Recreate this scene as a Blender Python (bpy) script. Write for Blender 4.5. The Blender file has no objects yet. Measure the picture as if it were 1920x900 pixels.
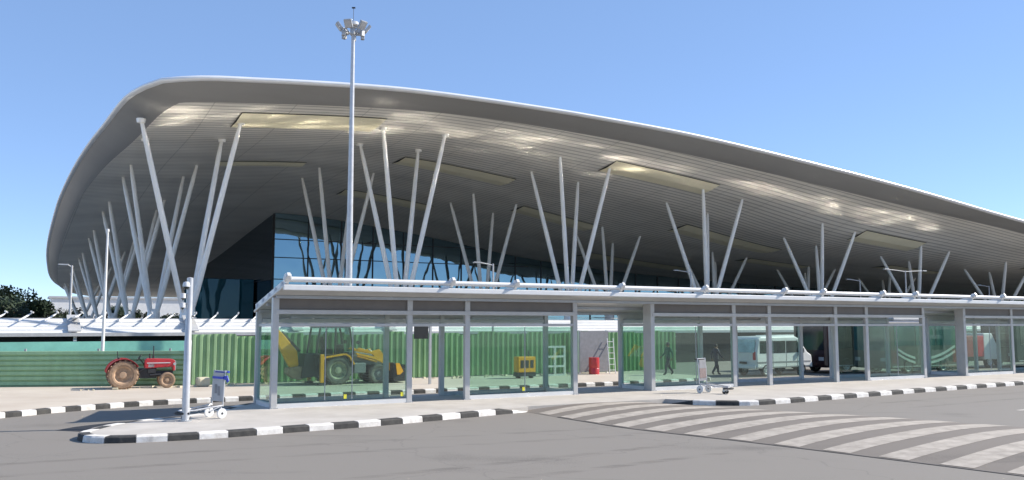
import bpy, bmesh, math, random
from mathutils import Vector, Matrix
random.seed(7)
PI = math.pi
scene = bpy.context.scene
COL = scene.collection

# ------------------------------------------------------------------ frames
ANG = math.radians(30)                      # the terminal road runs at 30 degrees to the view
U = (math.cos(ANG), math.sin(ANG)); V = (-U[1], U[0])
CX, CY = -7.55, 28.2                        # near corner of the waiting shelter
def W(t, w): return (CX + U[0]*t + V[0]*w, CY + U[1]*t + V[1]*w)
T0, W0 = 3.64, 36.46                        # first tree column of the terminal

# ------------------------------------------------------------------ materials
def nodes(name):
    m = bpy.data.materials.new(name); m.use_nodes = True
    nt = m.node_tree; nt.nodes.clear()
    out = nt.nodes.new('ShaderNodeOutputMaterial')
    return m, nt, out
def N(nt, t, **kw):
    n = nt.nodes.new(t)
    for k, v in kw.items(): setattr(n, k, v)
    return n
def mat(name, col, rough=.6, metal=0., var=.12, scale=3., bump=0., bscale=40., spec=.5, coat=0., col2=None, stretch=(1,1,1), detail=6):
    """Principled with two-scale noise variation of the base colour and roughness."""
    m, nt, out = nodes(name)
    b = N(nt, 'ShaderNodeBsdfPrincipled'); nt.links.new(b.outputs[0], out.inputs[0])
    tc = N(nt, 'ShaderNodeTexCoord'); mp = N(nt, 'ShaderNodeMapping'); mp.inputs['Scale'].default_value = stretch
    nt.links.new(tc.outputs['Object'], mp.inputs[0])
    n1 = N(nt, 'ShaderNodeTexNoise'); n1.inputs['Scale'].default_value = scale; n1.inputs['Detail'].default_value = detail; n1.inputs['Roughness'].default_value = .65
    nt.links.new(mp.outputs[0], n1.inputs[0])
    r = N(nt, 'ShaderNodeValToRGB'); r.color_ramp.elements[0].position = .3; r.color_ramp.elements[1].position = .72
    c2 = col2 if col2 else tuple(min(1, c*(1+var)) for c in col)
    c1 = tuple(c*(1-var) for c in col) if not col2 else col
    r.color_ramp.elements[0].color = (*c1, 1); r.color_ramp.elements[1].color = (*c2, 1)
    nt.links.new(n1.outputs[0], r.inputs[0]); nt.links.new(r.outputs[0], b.inputs['Base Color'])
    mr = N(nt, 'ShaderNodeMapRange'); mr.inputs[3].default_value = max(.02, rough-.08); mr.inputs[4].default_value = min(1, rough+.08)
    nt.links.new(n1.outputs[0], mr.inputs[0]); nt.links.new(mr.outputs[0], b.inputs['Roughness'])
    b.inputs['Metallic'].default_value = metal
    b.inputs['Specular IOR Level'].default_value = spec
    b.inputs['Coat Weight'].default_value = coat
    if bump:
        n2 = N(nt, 'ShaderNodeTexNoise'); n2.inputs['Scale'].default_value = bscale; n2.inputs['Detail'].default_value = 4
        nt.links.new(mp.outputs[0], n2.inputs[0])
        bp = N(nt, 'ShaderNodeBump'); bp.inputs['Strength'].default_value = bump; bp.inputs['Distance'].default_value = .02 if bscale > 1 else .007
        nt.links.new(n2.outputs[0], bp.inputs['Height']); nt.links.new(bp.outputs[0], b.inputs['Normal'])
    return m
def glass(name, tint, refl=.06, rough=.01):
    m, nt, out = nodes(name)
    t = N(nt, 'ShaderNodeBsdfTransparent'); t.inputs[0].default_value = (*tint, 1)
    g = N(nt, 'ShaderNodeBsdfGlossy'); g.inputs['Roughness'].default_value = rough; g.inputs[0].default_value = (.9, 1, .96, 1)
    f = N(nt, 'ShaderNodeFresnel'); f.inputs[0].default_value = 1.5
    a = N(nt, 'ShaderNodeMath', operation='ADD', use_clamp=True); a.inputs[1].default_value = refl
    x = N(nt, 'ShaderNodeMixShader')
    ge = N(nt, 'ShaderNodeNewGeometry'); iv = N(nt, 'ShaderNodeMath', operation='SUBTRACT'); iv.inputs[0].default_value = 1; nt.links.new(ge.outputs['Backfacing'], iv.inputs[1])
    mu = N(nt, 'ShaderNodeMath', operation='MULTIPLY'); nt.links.new(a.outputs[0], mu.inputs[0]); nt.links.new(iv.outputs[0], mu.inputs[1])      # only the outer faces mirror
    nt.links.new(f.outputs[0], a.inputs[0]); nt.links.new(mu.outputs[0], x.inputs[0])
    df = N(nt, 'ShaderNodeBsdfDiffuse'); df.inputs[0].default_value = (.55,.55,.5,1)
    tc = N(nt, 'ShaderNodeTexCoord'); mp = N(nt, 'ShaderNodeMapping'); mp.inputs['Scale'].default_value = (1,1,.45); no = N(nt, 'ShaderNodeTexNoise'); no.inputs['Scale'].default_value = 1.6; no.inputs['Detail'].default_value = 7
    nt.links.new(tc.outputs['Object'], mp.inputs[0]); nt.links.new(mp.outputs[0], no.inputs[0])
    mr = N(nt, 'ShaderNodeMapRange'); mr.inputs[1].default_value = .42; mr.inputs[2].default_value = .75; mr.inputs[3].default_value = .004; mr.inputs[4].default_value = .022; nt.links.new(no.outputs[0], mr.inputs[0])
    x0 = N(nt, 'ShaderNodeMixShader'); nt.links.new(mr.outputs[0], x0.inputs[0]); nt.links.new(t.outputs[0], x0.inputs[1]); nt.links.new(df.outputs[0], x0.inputs[2])   # dust and smears
    nt.links.new(x0.outputs[0], x.inputs[1]); nt.links.new(g.outputs[0], x.inputs[2]); nt.links.new(x.outputs[0], out.inputs[0])
    return m
def mirror_glass(name, base, tint, fac, wav=.012):
    m, nt, out = nodes(name)
    d = N(nt, 'ShaderNodeBsdfDiffuse'); d.inputs[0].default_value = (*base, 1)
    g = N(nt, 'ShaderNodeBsdfGlossy'); g.inputs['Roughness'].default_value = .015; g.inputs[0].default_value = (*tint, 1)
    tc = N(nt, 'ShaderNodeTexCoord'); n = N(nt, 'ShaderNodeTexNoise'); n.inputs['Scale'].default_value = .45; n.inputs['Detail'].default_value = 1
    bp = N(nt, 'ShaderNodeBump'); bp.inputs['Strength'].default_value = 1; bp.inputs['Distance'].default_value = wav
    nt.links.new(tc.outputs['Object'], n.inputs[0]); nt.links.new(n.outputs[0], bp.inputs['Height']); nt.links.new(bp.outputs[0], g.inputs['Normal'])
    x = N(nt, 'ShaderNodeMixShader'); x.inputs[0].default_value = fac
    nt.links.new(d.outputs[0], x.inputs[1]); nt.links.new(g.outputs[0], x.inputs[2]); nt.links.new(x.outputs[0], out.inputs[0])
    return m

M = {}
M['steel']   = mat('painted_steel', (.46,.455,.44), .38, .0, .10, 1.5, coat=.15)
M['steel_d'] = mat('grey_steel', (.36,.37,.38), .42, .3, .10, 1.5)
M['galv']    = mat('galvanised', (.52,.52,.52), .38, .35, .12, 4)
M['white']   = mat('white_paint', (.66,.655,.64), .4, 0, .07, 1.2, coat=.1)
M['reflector']    = mat('sun_reflector_metal', (.97,.96,.93), .12, 1.0, .03, .8, bump=1.0, bscale=.9)  # mirror metal of the added reflector sheets above the canopy
M['column']  = mat('column_paint', (.86,.83,.775), .38, 0, .07, .8, coat=.1)
M['rim']     = mat('roof_rim_metal', (.78,.78,.78), .32, .25, .06, .4)
M['fascia']  = mat('fascia_metal', (.29,.28,.262), .45, .15, .10, .25, stretch=(.25,1,1))
M['rooftop'] = mat('roof_or_reflector_sheet', (.62,.63,.64), .4, .4, .08, .3)
M['cream']   = mat('skylight_panel', (.90,.83,.60), .5, 0, .06, .6)
M['dark']    = mat('dark_metal', (.03,.03,.032), .5, 0, .2, 3)
M['rubber']  = mat('rubber', (.035,.033,.03), .85, 0, .25, 8, bump=.3)
M['dustrub'] = mat('dusty_rubber', (.30,.20,.13), .95, 0, .3, 9, bump=.4)
M['greyrub'] = mat('grey_dusty_rubber', (.13,.12,.105), .95, 0, .35, 6, bump=.4)
M['dustrim'] = mat('dusty_rim', (.42,.28,.18), .8, 0, .25, 6)
M['red']     = mat('red_paint', (.46,.03,.035), .38, 0, .18, 5, coat=.3)
M['yellow']  = mat('machine_yellow', (.92,.38,.010), .45, 0, .15, 4, coat=.1)
M['black']   = mat('black_plastic', (.02,.02,.02), .5, 0, .2, 6)
M['grey']    = mat('grey_plastic', (.22,.22,.23), .55, 0, .15, 5)
M['lgrey']   = mat('light_grey_panel', (.42,.42,.42), .5, 0, .12, 4)
M['blue']    = mat('blue_tape', (.03,.06,.45), .45, 0, .2, 12)
M['kerbw']   = mat('kerb_white', (.52,.48,.43), .75, 0, .10, 4, bump=.3, bscale=30, col2=(.86,.83,.78), detail=9)
M['kerbk']   = mat('kerb_black', (.022,.021,.02), .8, 0, .45, 5, bump=.3, bscale=30, col2=(.075,.07,.063), detail=9)
M['sticker'] = mat('yellow_sticker', (.75,.70,.05), .5)
M['sgreen']  = mat('fence_green', (.225,.375,.18), .5, .0, .22, 1.6, stretch=(1,1,.35))
M['sgreen2'] = mat('fence_green_pale', (.32,.48,.25), .5, .0, .2, 1.6, stretch=(1,1,.35))
M['sgreen3'] = mat('fence_green_faded', (.255,.395,.205), .55, .0, .22, 1.6, stretch=(1,1,.35))
M['sgreen4'] = mat('fence_green_dark', (.20,.35,.165), .5, .0, .25, 1.6, stretch=(1,1,.35))
M['maroon']  = mat('maroon_paint', (.024,.005,.006), .3, 0, .2, 2, coat=.4)
M['busgrey'] = mat('bus_grey_paint', (.10,.095,.09), .35, 0, .15, 2, coat=.4)
M['clere']   = mat('clerestory_metal', (.16,.14,.12), .5, .1, .12, 1.5)
M['skin']    = mat('skin', (.28,.155,.095), .6)
M['hair']    = mat('hair', (.01,.008,.007), .6)
M['cloth_d'] = mat('dark_cloth', (.03,.036,.055), .9)
M['cloth_b'] = mat('trouser_cloth', (.06,.06,.07), .9)
M['cloth_w'] = mat('pale_shirt', (.45,.46,.47), .9)
M['cloth_g'] = mat('green_shirt', (.04,.14,.09), .9)
M['bark']    = mat('bark', (.10,.07,.05), .9)
M['leaf']    = mat('leaf', (.018,.036,.012), .7, var=.6, scale=1.3)
M['tan']     = mat('khaki_bag', (.55,.50,.36), .9, bump=.5, bscale=14)
M['glass']   = glass('shelter_glass', (.79,.90,.855), .03)
M['roofgl']  = glass('frosted_roof_glass', (.80,.86,.84), .04, .2)
M['glasst']  = glass('teal_glass', (.60,.90,.82), .12)
M['cabglass']= glass('cab_glass', (.62,.74,.70), .08)
M['carglass']= mat('vehicle_glass', (.012,.02,.022), .06, 0, .1, 1, spec=.8)
M['tealglass']= mat('teal_bus_glass', (.02,.10,.115), .08, 0, .25, .8, spec=.8)
M['facade']  = mirror_glass('facade_glass', (.008,.016,.02), (.36,.54,.63), .52)
M['sidegl']  = mirror_glass('side_glass', (.006,.008,.009), (.55,.62,.68), .45)
M['annex']   = mirror_glass('annex_glass', (.012,.06,.075), (.35,.5,.6), .06)

# asphalt with broad tonal patches, fine aggregate and faint tyre streaks along the road
def asphalt(name, c1, c2, ang, crack=True):
    m, nt, out = nodes(name)
    b = N(nt, 'ShaderNodeBsdfPrincipled'); nt.links.new(b.outputs[0], out.inputs[0]); b.inputs['Roughness'].default_value = .85
    tc = N(nt, 'ShaderNodeTexCoord'); mp = N(nt, 'ShaderNodeMapping'); mp.inputs['Rotation'].default_value = (0,0,-ang); mp.inputs['Scale'].default_value = (.10,.85,1)
    mpr = N(nt, 'ShaderNodeMapping'); mpr.inputs['Rotation'].default_value = (0,0,0)
    nt.links.new(tc.outputs['Object'], mpr.inputs[0]); nt.links.new(tc.outputs['Object'], mp.inputs[0])
    st = N(nt, 'ShaderNodeTexNoise'); st.inputs['Scale'].default_value = .8; st.inputs['Detail'].default_value = 5; nt.links.new(mp.outputs[0], st.inputs[0])
    bl = N(nt, 'ShaderNodeTexNoise'); bl.inputs['Scale'].default_value = .22; bl.inputs['Detail'].default_value = 8; bl.inputs['Roughness'].default_value = .6; nt.links.new(mpr.outputs[0], bl.inputs[0])
    fi = N(nt, 'ShaderNodeTexNoise'); fi.inputs['Scale'].default_value = 26; fi.inputs['Detail'].default_value = 3; nt.links.new(mpr.outputs[0], fi.inputs[0])
    a1 = N(nt, 'ShaderNodeMath', operation='MULTIPLY_ADD'); a1.inputs[1].default_value = .62; nt.links.new(st.outputs[0], a1.inputs[0]); nt.links.new(bl.outputs[0], a1.inputs[2])
    a2 = N(nt, 'ShaderNodeMath', operation='MULTIPLY_ADD'); a2.inputs[1].default_value = .55; nt.links.new(fi.outputs[0], a2.inputs[0]); nt.links.new(a1.outputs[0], a2.inputs[2])
    r = N(nt, 'ShaderNodeValToRGB'); r.color_ramp.elements[0].position = .66; r.color_ramp.elements[1].position = 1.0; r.color_ramp.interpolation = 'LINEAR'; bl.inputs['Scale'].default_value = .3
    r.color_ramp.elements[0].color = (*c1,1); r.color_ramp.elements[1].color = (*c2,1)
    nt.links.new(a2.outputs[0], r.inputs[0]); nt.links.new(r.outputs[0], b.inputs['Base Color'])
    # cracks, oil drips and darker wheel paths
    wn = N(nt, 'ShaderNodeTexNoise'); wn.inputs['Scale'].default_value = 1.1; wn.inputs['Detail'].default_value = 5; nt.links.new(mpr.outputs[0], wn.inputs[0])
    wa = N(nt, 'ShaderNodeMix', data_type='RGBA', blend_type='ADD'); wa.inputs[0].default_value = .9; nt.links.new(mpr.outputs[0], wa.inputs[6]); nt.links.new(wn.outputs[1], wa.inputs[7])
    vo = N(nt, 'ShaderNodeTexVoronoi', feature='DISTANCE_TO_EDGE'); vo.inputs['Scale'].default_value = .17; nt.links.new(wa.outputs[2], vo.inputs[0])
    ck = N(nt, 'ShaderNodeMapRange'); ck.inputs[1].default_value = .0012; ck.inputs[2].default_value = .0045; ck.inputs[3].default_value = .86; ck.inputs[4].default_value = 1; nt.links.new(vo.outputs[0], ck.inputs[0])
    on = N(nt, 'ShaderNodeTexNoise'); on.inputs['Scale'].default_value = .75; on.inputs['Detail'].default_value = 7; on.inputs['Roughness'].default_value = .7; nt.links.new(mp.outputs[0], on.inputs[0])
    os_ = N(nt, 'ShaderNodeMapRange'); os_.inputs[1].default_value = .60; os_.inputs[2].default_value = .74; os_.inputs[3].default_value = 1; os_.inputs[4].default_value = .68; nt.links.new(on.outputs[0], os_.inputs[0])
    mm = N(nt, 'ShaderNodeMath', operation='MULTIPLY'); nt.links.new(ck.outputs[0], mm.inputs[0]); nt.links.new(os_.outputs[0], mm.inputs[1])
    fm = N(nt, 'ShaderNodeMix', data_type='RGBA', blend_type='MULTIPLY'); fm.inputs[0].default_value = 1; nt.links.new(r.outputs[0], fm.inputs[6]); nt.links.new(mm.outputs[0], fm.inputs[7]); nt.links.new(fm.outputs[2], b.inputs['Base Color'])
    bp = N(nt, 'ShaderNodeBump'); bp.inputs['Strength'].default_value = .35; bp.inputs['Distance'].default_value = .01
    nt.links.new(fi.outputs[0], bp.inputs['Height']); nt.links.new(bp.outputs[0], b.inputs['Normal'])
    return m
M['asphalt'] = asphalt('asphalt', (.110,.098,.083), (.205,.184,.158), ANG)
M['hump']    = asphalt('hump_asphalt', (.100,.085,.070), (.175,.150,.125), ANG)
M['shade_joint']     = mat('shade_and_joint_dark', (.020,.020,.022), .7, 0, .3, 4)  # near-black for the painted shelter shadow and for the hump joint
M['paving']  = mat('concrete_paving', (.40,.365,.32), .85, 0, .10, .9, bump=.1, bscale=25, col2=(.52,.48,.43))
M['dust']    = mat('dusty_ground', (.44,.37,.295), .9, 0, .1, .35, bump=.2, bscale=8, col2=(.54,.475,.39))
M['earth']   = mat('far_ground', (.36,.32,.265), .9, 0, .1, .05, col2=(.44,.395,.33))
M['paint']   = mat('worn_marking', (.27,.235,.195), .85, 0, .1, 2.6, bump=.15, bscale=25, col2=(.48,.425,.36), detail=10)
M['dash']    = mat('lane_paint', (.50,.46,.40), .8, 0, .15, 4)

# slatted soffit: dark joints every 0.42 m that run along the building
def soffit_mat():
    m, nt, out = nodes('slatted_soffit')
    b = N(nt, 'ShaderNodeBsdfPrincipled'); nt.links.new(b.outputs[0], out.inputs[0]); b.inputs['Roughness'].default_value = .5; b.inputs['Metallic'].default_value = .1
    tc = N(nt, 'ShaderNodeTexCoord'); sx = N(nt, 'ShaderNodeSeparateXYZ'); nt.links.new(tc.outputs['Object'], sx.inputs[0])
    d = N(nt, 'ShaderNodeMath', operation='DIVIDE'); d.inputs[1].default_value = .62; nt.links.new(sx.outputs[1], d.inputs[0])
    fr = N(nt, 'ShaderNodeMath', operation='FRACT'); nt.links.new(d.outputs[0], fr.inputs[0])
    r = N(nt, 'ShaderNodeValToRGB'); e = r.color_ramp.elements
    e[0].position = 0; e[0].color = (.50,.47,.42,1); e[1].position = .24; e[1].color = (.50,.47,.42,1)
    q = e.new(.32); q.color = (.86,.82,.735,1); q = e.new(1.); q.color = (.86,.82,.735,1)
    nt.links.new(fr.outputs[0], r.inputs[0])
    n = N(nt, 'ShaderNodeTexNoise'); n.inputs['Scale'].default_value = .18; n.inputs['Detail'].default_value = 6
    mp = N(nt, 'ShaderNodeMapping'); mp.inputs['Scale'].default_value = (.5,1.5,1); nt.links.new(tc.outputs['Object'], mp.inputs[0]); nt.links.new(mp.outputs[0], n.inputs[0])
    mr = N(nt, 'ShaderNodeMapRange'); mr.inputs[1].default_value=.3; mr.inputs[2].default_value=.7; mr.inputs[3].default_value = .85; mr.inputs[4].default_value = 1.1; nt.links.new(n.outputs[0], mr.inputs[0])
    mx = N(nt, 'ShaderNodeMix', data_type='RGBA', blend_type='MULTIPLY'); mx.inputs[0].default_value = 1
    dx = N(nt, 'ShaderNodeMath', operation='DIVIDE'); dx.inputs[1].default_value = 5.3; nt.links.new(sx.outputs[0], dx.inputs[0])
    fx = N(nt, 'ShaderNodeMath', operation='FRACT'); nt.links.new(dx.outputs[0], fx.inputs[0])
    jx = N(nt, 'ShaderNodeMapRange'); jx.interpolation_type = 'LINEAR'; jx.inputs[1].default_value = .012; jx.inputs[2].default_value = .018; jx.inputs[3].default_value = .72; jx.inputs[4].default_value = 1; nt.links.new(fx.outputs[0], jx.inputs[0])
    jm = N(nt, 'ShaderNodeMath', operation='MULTIPLY'); nt.links.new(mr.outputs[0], jm.inputs[0]); nt.links.new(jx.outputs[0], jm.inputs[1])
    nt.links.new(r.outputs[0], mx.inputs[6]); nt.links.new(jm.outputs[0], mx.inputs[7]); nt.links.new(mx.outputs[2], b.inputs['Base Color'])
    return m
M['soffit'] = soffit_mat()

# ------------------------------------------------------------------ mesh builder
class MB:
    def __init__(s): s.v = []; s.f = []; s.mi = []; s.m = 0
    def add(s, vs, fs):
        o = len(s.v); s.v += [tuple(p) for p in vs]
        for f in fs: s.f.append([o+i for i in f]); s.mi.append(s.m)
        return s
    def box(s, x0, x1, y0, y1, z0, z1):
        return s.add([(x0,y0,z0),(x1,y0,z0),(x1,y1,z0),(x0,y1,z0),(x0,y0,z1),(x1,y0,z1),(x1,y1,z1),(x0,y1,z1)],
                     [(0,3,2,1),(4,5,6,7),(0,1,5,4),(1,2,6,5),(2,3,7,6),(3,0,4,7)])
    def obox(s, c, d, rot=None):
        mb = MB().box(-d[0]/2,d[0]/2,-d[1]/2,d[1]/2,-d[2]/2,d[2]/2)
        R = rot or Matrix.Identity(3)
        return s.add([Vector(c)+R@Vector(p) for p in mb.v], mb.f)
    def tube(s, pts, r, n=10, caps=True):
        pts = [Vector(p) for p in pts]; k = len(pts)
        rs = r if isinstance(r, (list, tuple)) else [r]*k
        o = len(s.v); prev = None
        for i, p in enumerate(pts):
            d = (pts[min(i+1,k-1)]-pts[max(i-1,0)]).normalized()
            if prev is None:
                a = d.orthogonal().normalized()
            else:
                a = (prev - d*prev.dot(d)).normalized()
            prev = a; b = d.cross(a)
            for j in range(n):
                q = 2*PI*j/n; s.v.append(tuple(p + (a*math.cos(q)+b*math.sin(q))*rs[i]))
        for i in range(k-1):
            for j in range(n):
                s.f.append([o+i*n+j, o+i*n+(j+1)%n, o+(i+1)*n+(j+1)%n, o+(i+1)*n+j]); s.mi.append(s.m)
        if caps:
            s.f.append([o+j for j in range(n)][::-1]); s.mi.append(s.m)
            s.f.append([o+(k-1)*n+j for j in range(n)]); s.mi.append(s.m)
        return s
    def prism(s, poly, a, b, axis='y'):
        n = len(poly)
        def P(p, h): return (p[0],h,p[1]) if axis == 'y' else ((p[0],p[1],h) if axis == 'z' else (h,p[0],p[1]))
        vs = [P(p,a) for p in poly]+[P(p,b) for p in poly]
        fs = [list(range(n))[::-1], list(range(n,2*n))]+[[i,(i+1)%n,n+(i+1)%n,n+i] for i in range(n)]
        return s.add(vs, fs)
    def lathe(s, prof, c=(0,0,0), n=28, axis='y', closed=False):
        o = len(s.v); k = len(prof)
        for (r, h) in prof:
            for j in range(n):
                q = 2*PI*j/n; x, y = r*math.cos(q), r*math.sin(q)
                p = (x,h,y) if axis == 'y' else (x,y,h)
                s.v.append((c[0]+p[0], c[1]+p[1], c[2]+p[2]))
        for i in range(k if closed else k-1):
            i2 = (i+1) % k
            for j in range(n):
                s.f.append([o+i*n+j, o+i*n+(j+1)%n, o+i2*n+(j+1)%n, o+i2*n+j]); s.mi.append(s.m)
        return s
    def grid(s, P):
        o = len(s.v); a, b = len(P), len(P[0])
        for row in P: s.v += [tuple(p) for p in row]
        for i in range(a-1):
            for j in range(b-1):
                s.f.append([o+i*b+j, o+i*b+j+1, o+(i+1)*b+j+1, o+(i+1)*b+j]); s.mi.append(s.m)
        return s
    def build(s, name, mats, parent=None, bevel=0, smooth=False, loc=(0,0,0), rz=0):
        me = bpy.data.meshes.new(name); me.from_pydata(s.v, [], s.f); me.update()
        if not isinstance(mats, (list, tuple)): mats = [mats]
        for m in mats: me.materials.append(m)
        if len(mats) > 1: me.polygons.foreach_set('material_index', s.mi)
        bm = bmesh.new(); bm.from_mesh(me); bmesh.ops.recalc_face_normals(bm, faces=bm.faces); bm.to_mesh(me); bm.free()
        if smooth:
            for p in me.polygons: p.use_smooth = True
            try: me.set_sharp_from_angle(angle=math.radians(40))
            except Exception: pass
        o = bpy.data.objects.new(name, me); COL.objects.link(o)
        o.location = loc; o.rotation_euler = (0,0,rz)
        if parent: o.parent = parent
        if bevel:
            b = o.modifiers.new('Bevel','BEVEL'); b.width = bevel; b.segments = 2; b.limit_method = 'ANGLE'; b.angle_limit = math.radians(40)
        return o
def tag(o, label=None, cat=None, group=None, kind=None):
    if label: o['label'] = label
    if cat: o['category'] = cat
    if group: o['group'] = group
    if kind: o['kind'] = kind
    return o
def thing(name, label, cat, loc=(0,0,0), rz=0, group=None):
    o = bpy.data.objects.new(name, None); COL.objects.link(o); o.empty_display_size = .3
    o.location = loc; o.rotation_euler = (0,0,rz)
    return tag(o, label, cat, group)
def at(t, w, z=0):
    x, y = W(t, w); return (x, y, z)
def children(o): return [c for c in COL.objects if c.parent == o]
def copy_tree(o, parent=None):
    c = o.copy(); COL.objects.link(c)
    if parent: c.parent = parent
    for ch in children(o): copy_tree(ch, c)
    return c
def struct(o): o['kind'] = 'structure'; return o

def cr(xs, ys, x):
    n = len(xs); i = 0
    while i < n-2 and x > xs[i+1]: i += 1
    h = xs[i+1]-xs[i]; q = (x-xs[i])/h
    def m(j):
        if j == 0: return (ys[1]-ys[0])/(xs[1]-xs[0])
        if j == n-1: return (ys[-1]-ys[-2])/(xs[-1]-xs[-2])
        return (ys[j+1]-ys[j-1])/(xs[j+1]-xs[j-1])
    if q < 0: return ys[0]+m(0)*(x-xs[0])
    if q > 1: return ys[-1]+m(n-1)*(x-xs[-1])
    return ys[i]*(2*q**3-3*q*q+1)+m(i)*h*(q**3-2*q*q+q)+ys[i+1]*(3*q*q-2*q**3)+m(i+1)*h*(q**3-q*q)
def resample(pts, n=None, step=None):
    """even resampling of a Catmull-Rom curve through pts (any dimension)"""
    pts = [Vector(p) for p in pts]; ts = [0]
    for a, b in zip(pts, pts[1:]): ts.append(ts[-1]+(b-a).length)
    d = len(pts[0]); fine = []
    K = 400
    for i in range(K+1):
        x = ts[-1]*i/K; fine.append(Vector([cr(ts,[p[c] for p in pts],x) for c in range(d)]))
    L = [0]
    for a, b in zip(fine, fine[1:]): L.append(L[-1]+(b-a).length)
    if step: n = max(2, round(L[-1]/step)+1)
    out = []; j = 0
    for i in range(n):
        x = L[-1]*i/(n-1)
        while j < K-1 and L[j+1] < x: j += 1
        q = (x-L[j])/max(1e-9, L[j+1]-L[j]); out.append(fine[j].lerp(fine[j+1], min(1,max(0,q))))
    return out

# ------------------------------------------------------------------ ground, roads, islands
struct(MB().add([(-2500,-400,-.01),(2500,-400,-.01),(2500,3500,-.01),(-2500,3500,-.01)],[(0,1,2,3)]).build('ground', M['earth']))
rd = MB(); rd.add([at(-160,-70,0),at(220,-70,0),at(220,30,0),at(-160,30,0)],[(0,1,2,3)])
struct(rd.build('road', M['asphalt']))

def kerb(pts, stone, flip, z0=0, h=.16, width=.28, ramp=(0,0), first=0):
    """painted kerb stones along a line of (t,w); flip says on which side the pavement lies"""
    c = resample(pts, step=stone/2); mb = MB(); n = len(c)
    secs = []
    for i, p in enumerate(c):
        d = (c[min(i+1,n-1)]-c[max(i-1,0)]).normalized(); nn = Vector((-d[1], d[0]))*(1 if flip else -1)
        hh = h
        if ramp[0] and i < ramp[0]: hh = max(.012, h*i/ramp[0])
        if ramp[1] and i > n-1-ramp[1]: hh = max(.012, h*(n-1-i)/ramp[1])
        prof = [(0,z0-.02),(.015,hh-.035),(.05,hh),(width,hh+.003),(width,z0-.02)]
        secs.append([at(p[0]+nn[0]*a, p[1]+nn[1]*a, b) for a, b in prof])
    for i in range(0, n-2, 2):
        mb.m = (first + i//2) % 2
        rows = [secs[i], secs[i+1], secs[min(i+2,n-1)]]
        # leave a thin joint between stones
        g = .012/stone
        rows[0] = [tuple(Vector(a).lerp(Vector(b), g*2)) for a, b in zip(rows[0], rows[1])]
        rows[2] = [tuple(Vector(a).lerp(Vector(b), g*2)) for a, b in zip(rows[2], rows[1])]
        mb.grid(rows)
        mb.add(rows[0], [(0,1,2,3,4)]); mb.add(rows[2], [(4,3,2,1,0)])
    return struct(mb.build('kerb', [M['kerbw'], M['kerbk']]))
def slab(name, poly, z, m, zb=-.02):
    mb = MB(); n = len(poly)
    mb.add([at(*p, z) for p in poly]+[at(*p, zb) for p in poly], [list(range(n))]+[[i,(i+1)%n,n+(i+1)%n,n+i] for i in range(n)])
    return struct(mb.build(name, m))

front1 = [(-5.45,-3.0),(-5.78,-3.6),(-5.83,-4.15),(-5.62,-4.75),(-5.15,-5.1),(-4.4,-5.29),(-3.5,-5.36),(-2.44,-5.34),(-.68,-5.12),(1.46,-4.88),(3.29,-4.5),(5.06,-4.08),(7.3,-3.55)]
kerb([(4,2.9),(1.2,2.85),(-.1,2.5),(-.9,1.6),(-1.7,.3),(-2.65,-.65),(-3.39,-1.05),(-4.06,-1.35),(-4.6,-1.78),(-5.1,-2.35)]+front1, .71, True, ramp=(0,3), first=1)
back1 = [(-5.45,-2.95),(-5.1,-2.35),(-4.6,-1.78),(-4.06,-1.35),(-3.39,-1.05),(-2.65,-.65),(-1.7,.3),(-.9,1.6),(-.1,2.5),(1.2,2.85),(60,2.85)]
isl = resample(front1, n=60)
isl2 = resample([(13.2,-3.55),(13.75,-4.5),(14.95,-5.42),(16.7,-5.5),(18.56,-5.35),(20.19,-5.2),(24.59,-4.78),(28.42,-4.5),(33.15,-4.2),(60,-2.6)], n=60)
bk = resample(back1, n=80)
def inset(c, d, flip):
    out = []; n = len(c)
    for i, p in enumerate(c):
        q = (c[min(i+1,n-1)]-c[max(i-1,0)]).normalized(); nn = Vector((-q[1], q[0]))*(1 if flip else -1); out.append(tuple(p+nn*d))
    return out
poly = [(p[0],p[1]) for p in inset(isl,.05,True)] + [(7.35,-3.3),(13.15,-3.3)] + inset(isl2,.05,True) + [tuple(p) for p in reversed(bk)]
slab('pavement', poly, .156, M['paving'])
kerb([(13.2,-3.55),(13.75,-4.5),(14.95,-5.42),(16.7,-5.5),(18.56,-5.35),(20.19,-5.2),(24.59,-4.78),(28.42,-4.5),(33.15,-4.2),(60,-2.6)], .80, True, ramp=(2,0), first=1)
far = [(-30,-13.5),(-12,-.2),(-7.26,2.86),(-6.6,3.25),(-5.9,3.75),(-4.7,4.3),(-3.6,4.75),(-1.9,5.12),(0,5.2),(10,5.2),(22,5.2),(23.6,5.7),(24.2,7.2)]
kerb(far, .50, True, first=1)
fr = [(p[0],p[1]) for p in inset(resample(far, n=120),.05,True)]
slab('pavement', fr+[(24.2,21),(-60,21),(-60,-13)], .156, M['dust'])
# shelter shadow painted as a dark strip behind the nose of the island
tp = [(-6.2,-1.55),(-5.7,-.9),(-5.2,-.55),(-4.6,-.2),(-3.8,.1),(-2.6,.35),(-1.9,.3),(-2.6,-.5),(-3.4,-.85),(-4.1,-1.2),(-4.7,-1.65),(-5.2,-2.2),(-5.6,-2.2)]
struct(MB().add([at(*p,.004) for p in tp], [list(range(len(tp)))]).build('painted_shadow', M['shade_joint']))

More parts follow.
